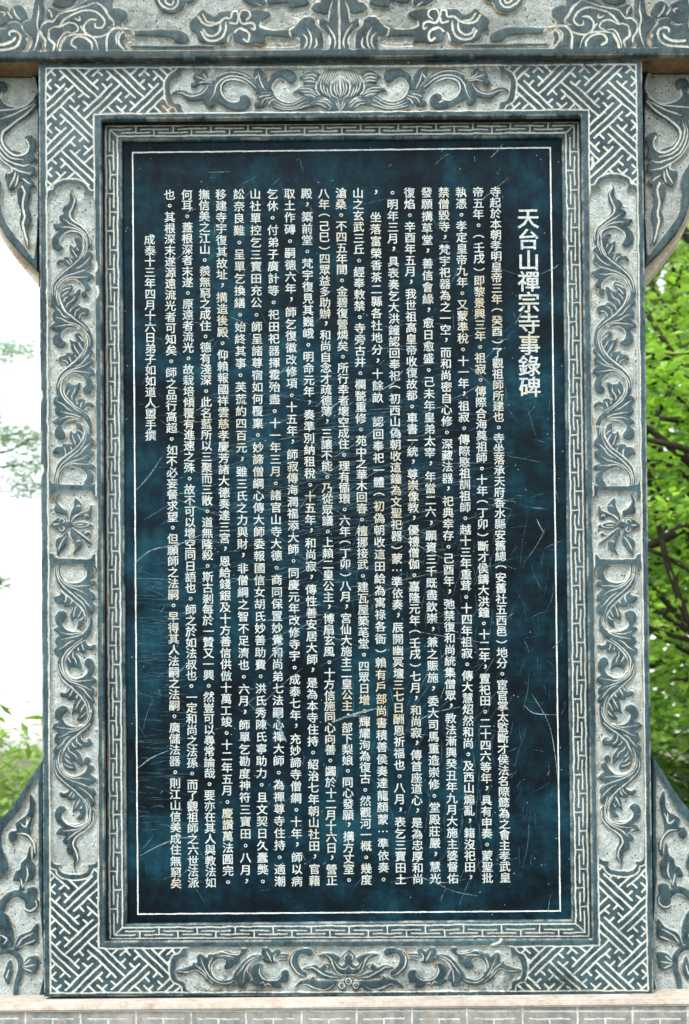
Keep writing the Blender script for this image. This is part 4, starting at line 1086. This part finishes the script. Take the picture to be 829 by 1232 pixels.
emit('key_fret_panel', pl, H, (cut, line, S), PD + .006, np.ones((pl.ny - 1, pl.nx - 1), bool), M['plinth'], plinth, .012)

# ================================================================== GROUND
def sheet(name, x0, x1, y0, y1, z, mat, n=1):
    o = new_obj(name, mesh_np(name, [(x0, y0, z), (x1, y0, z), (x1, y1, z), (x0, y1, z)], [(0, 1, 2, 3)]), mat)
    o['kind'] = 'structure'; return o
sheet('ground', -400, 400, -400, 400, -.004, M['ground'])
sheet('pavement', -4, 4, -6, 2.2, 0, M['paving'])

# ================================================================== TREES
def leaf_material(name, a, b_, trans):
    mt, t, b = newmat(name)
    oi = t.nodes.new('ShaderNodeAttribute'); oi.attribute_name = 'tone'
    col = mix(t, oi.outputs['Fac'], a, b_)
    t.links.new(col, b.inputs['Base Color']); b.inputs['Roughness'].default_value = .5
    tr = t.nodes.new('ShaderNodeBsdfTranslucent')
    t.links.new(mix(t, .5, col, trans), tr.inputs['Color'])
    ms = t.nodes.new('ShaderNodeMixShader'); ms.inputs[0].default_value = .5
    t.links.new(b.outputs[0], ms.inputs[1]); t.links.new(tr.outputs[0], ms.inputs[2])
    t.links.new(ms.outputs[0], t.nodes['Material Output'].inputs['Surface'])
    return mt
M['leaf'] = leaf_material('fresh_green_leaf', (.015, .075, .006), (.27, .50, .05), (.42, .75, .06))
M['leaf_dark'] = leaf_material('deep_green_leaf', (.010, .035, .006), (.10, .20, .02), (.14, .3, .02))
M['leaf_pale'] = leaf_material('haze_paled_needle', (.05, .15, .05), (.30, .50, .22), (.5, .75, .4))  # haze and overexposure put into the needle colour as paleness
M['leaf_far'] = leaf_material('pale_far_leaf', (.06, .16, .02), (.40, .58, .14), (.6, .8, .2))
M['bark'] = plain_stone('dark_bark', (.018, .014, .010), (.05, .04, .03), scale=12)

def tube(P, r0, r1, n=6):
    P = np.asarray(P, float); k = len(P)
    V, Fc = [], []
    for i in range(k):
        d = P[min(i + 1, k - 1)] - P[max(i - 1, 0)]; d /= np.linalg.norm(d) + 1e-9
        a = np.cross(d, (0.3, 0.9, .2)); a /= np.linalg.norm(a) + 1e-9; b = np.cross(d, a)
        r = r0 + (r1 - r0) * i / (k - 1)
        for j in range(n):
            t = 6.2832 * j / n
            V.append(P[i] + (a * math.cos(t) + b * math.sin(t)) * r)
    for i in range(k - 1):
        for j in range(n):
            Fc.append((i * n + j, i * n + (j + 1) % n, (i + 1) * n + (j + 1) % n, (i + 1) * n + j))
    return np.array(V), np.array(Fc)
def leaves(cent, size, aspect, flat=.5, droop=0.0):
    """bent 2-quad leaves around the given centres"""
    n = len(cent)
    d = rng.normal(0, 1, (n, 3)); d[:, 2] = d[:, 2] * flat * .8 - droop; d /= np.linalg.norm(d, axis=1)[:, None]
    up = rng.normal(0, .5, (n, 3)) + (0, -.25, 1); w = np.cross(d, up); w /= np.linalg.norm(w, axis=1)[:, None]
    nn = np.cross(w, d)
    s = size * rng.uniform(.6, 1.25, (n, 1))
    a = cent - d * s * .5; m_ = cent + nn * s * .08; b = cent + d * s * .5 - nn * s * .06
    l = m_ + w * s * aspect * .5 - nn * s * .05; r = m_ - w * s * aspect * .5 - nn * s * .05
    V = np.stack([a, l, m_, r, b], 1).reshape(-1, 3)
    o = np.arange(n)[:, None] * 5
    Fc = np.vstack([o + (0, 1, 2), o + (0, 2, 3), o + (2, 1, 4), o + (2, 4, 3)])
    return V, Fc
def tone_attr(me, n, per, base=None):
    at = me.attributes.new('tone', 'FLOAT', 'POINT')
    v = rng.random(n) if base is None else np.clip(base + rng.normal(0, .18, n), 0, 1)
    v = v ** 1.4
    at.data.foreach_set('value', np.repeat(v, per).astype(np.float32))
def tree(name, label, base, height, crown_c, crown_r, nclump, nleaf, lsize, aspect, leafm, cat='tree', group=None, clump_r=.35, trunk_r=.12, droop=0.0, squash=.55, nlimb=46):
    base = np.array(base, float); crown_c = np.array(crown_c, float); crown_r = np.array(crown_r, float)
    t = thing(name, label, cat, tuple(base), group)
    cl = rng.normal(0, 1, (nclump, 3)); cl /= np.linalg.norm(cl, axis=1)[:, None]
    cl = crown_c + cl * crown_r * (rng.random((nclump, 1)) ** .45)
    cl[:, 2] = np.maximum(cl[:, 2], base[2] + .25)
    V, Fc, off = [], [], 0
    top_ = base + (0, 0, height)
    P = np.array([base, base + (.05, .03, height * .35), lerp(base, crown_c, .8) * (1, 1, 0) + (0, 0, base[2] + height * .65), crown_c * (1, 1, 0) + (0, 0, base[2] + height)])
    P = cr(P, n=4)
    v, f = tube(P, trunk_r, trunk_r * .3, 8); V.append(v); Fc.append(f); off += len(v)
    for k in range(min(nclump, nlimb)):
        s = P[rng.integers(len(P) // 3, len(P))]
        e = cl[k]
        mid = (s + e) / 2 + rng.normal(0, .12, 3) * np.linalg.norm(e - s)
        v, f = tube(cr(np.array([s, mid, e]), n=4), trunk_r * rng.uniform(.16, .34), trunk_r * .05, 5); V.append(v); Fc.append(f + off); off += len(v)
    o = new_obj('trunk', mesh_np('trunk', np.vstack(V), np.vstack(Fc), True), M['bark']); attach(o, t)
    per = nleaf // nclump
    tone_c = rng.random(nclump)
    cen = np.repeat(cl, per, 0)
    offs = rng.normal(0, 1, cen.shape) * clump_r * (1, 1, squash)
    cen = cen + offs
    V, Fc = leaves(cen, lsize, aspect, .5, droop)
    me = mesh_np('crown', V, Fc)
    tone_attr(me, len(cen), 5, np.repeat(tone_c, per))
    o = new_obj('crown', me, leafm); attach(o, t)
    return t

def wp(px, py, dist):
    """world point at a distance behind the stele plane, given where it sits in the view"""
    return unproj(px, py, dist)
g1 = 'leafy trees beyond the right side of the stele'
c = wp(870, 520, 4.2)
tree('maple_tree', 'bright green leafy tree with dark thin branches nearest the right edge of the stele', (c[0] + .5, 4.4, 0), 3.6, c, (1.25, 1.0, 1.45), 110, 9500, .062, .62, M['leaf'], group=g1, clump_r=.19, trunk_r=.10, squash=.22)
c = wp(900, 640, 7.0)
tree('broadleaf_tree', 'sunlit green tree behind the nearest one, filling the right background', (c[0] + .6, 7.4, 0), 4.5, c, (2.2, 1.3, 2.6), 120, 12000, .10, .6, M['leaf'], group=g1, clump_r=.30, trunk_r=.16, squash=.22)
c = wp(880, 560, 12.0)
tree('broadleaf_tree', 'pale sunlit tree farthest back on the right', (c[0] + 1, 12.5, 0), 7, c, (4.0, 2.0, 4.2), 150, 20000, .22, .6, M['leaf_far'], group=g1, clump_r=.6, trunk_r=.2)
c = wp(900, 930, 5.5)
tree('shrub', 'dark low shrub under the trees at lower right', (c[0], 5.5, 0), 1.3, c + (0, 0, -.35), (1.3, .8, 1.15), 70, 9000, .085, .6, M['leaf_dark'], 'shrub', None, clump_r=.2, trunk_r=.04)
# left: a pine, a bamboo-leaved bush, distant shrub
c = wp(-2, 565, 8.5)
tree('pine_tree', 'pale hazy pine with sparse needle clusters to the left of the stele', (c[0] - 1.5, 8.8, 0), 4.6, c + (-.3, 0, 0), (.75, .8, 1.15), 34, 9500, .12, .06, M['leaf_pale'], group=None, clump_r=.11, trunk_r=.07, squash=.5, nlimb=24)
c = wp(8, 850, 3.4)
tree('bamboo_bush', 'bush with long narrow bright green leaves by the lower left of the stele', (c[0] - .35, 3.5, 0), 1.3, c + (-.2, 0, -.08), (.36, .3, .27), 14, 230, .10, .24, M['leaf'], 'bush', None, clump_r=.12, trunk_r=.018, droop=.3)
c = wp(0, 935, 10)
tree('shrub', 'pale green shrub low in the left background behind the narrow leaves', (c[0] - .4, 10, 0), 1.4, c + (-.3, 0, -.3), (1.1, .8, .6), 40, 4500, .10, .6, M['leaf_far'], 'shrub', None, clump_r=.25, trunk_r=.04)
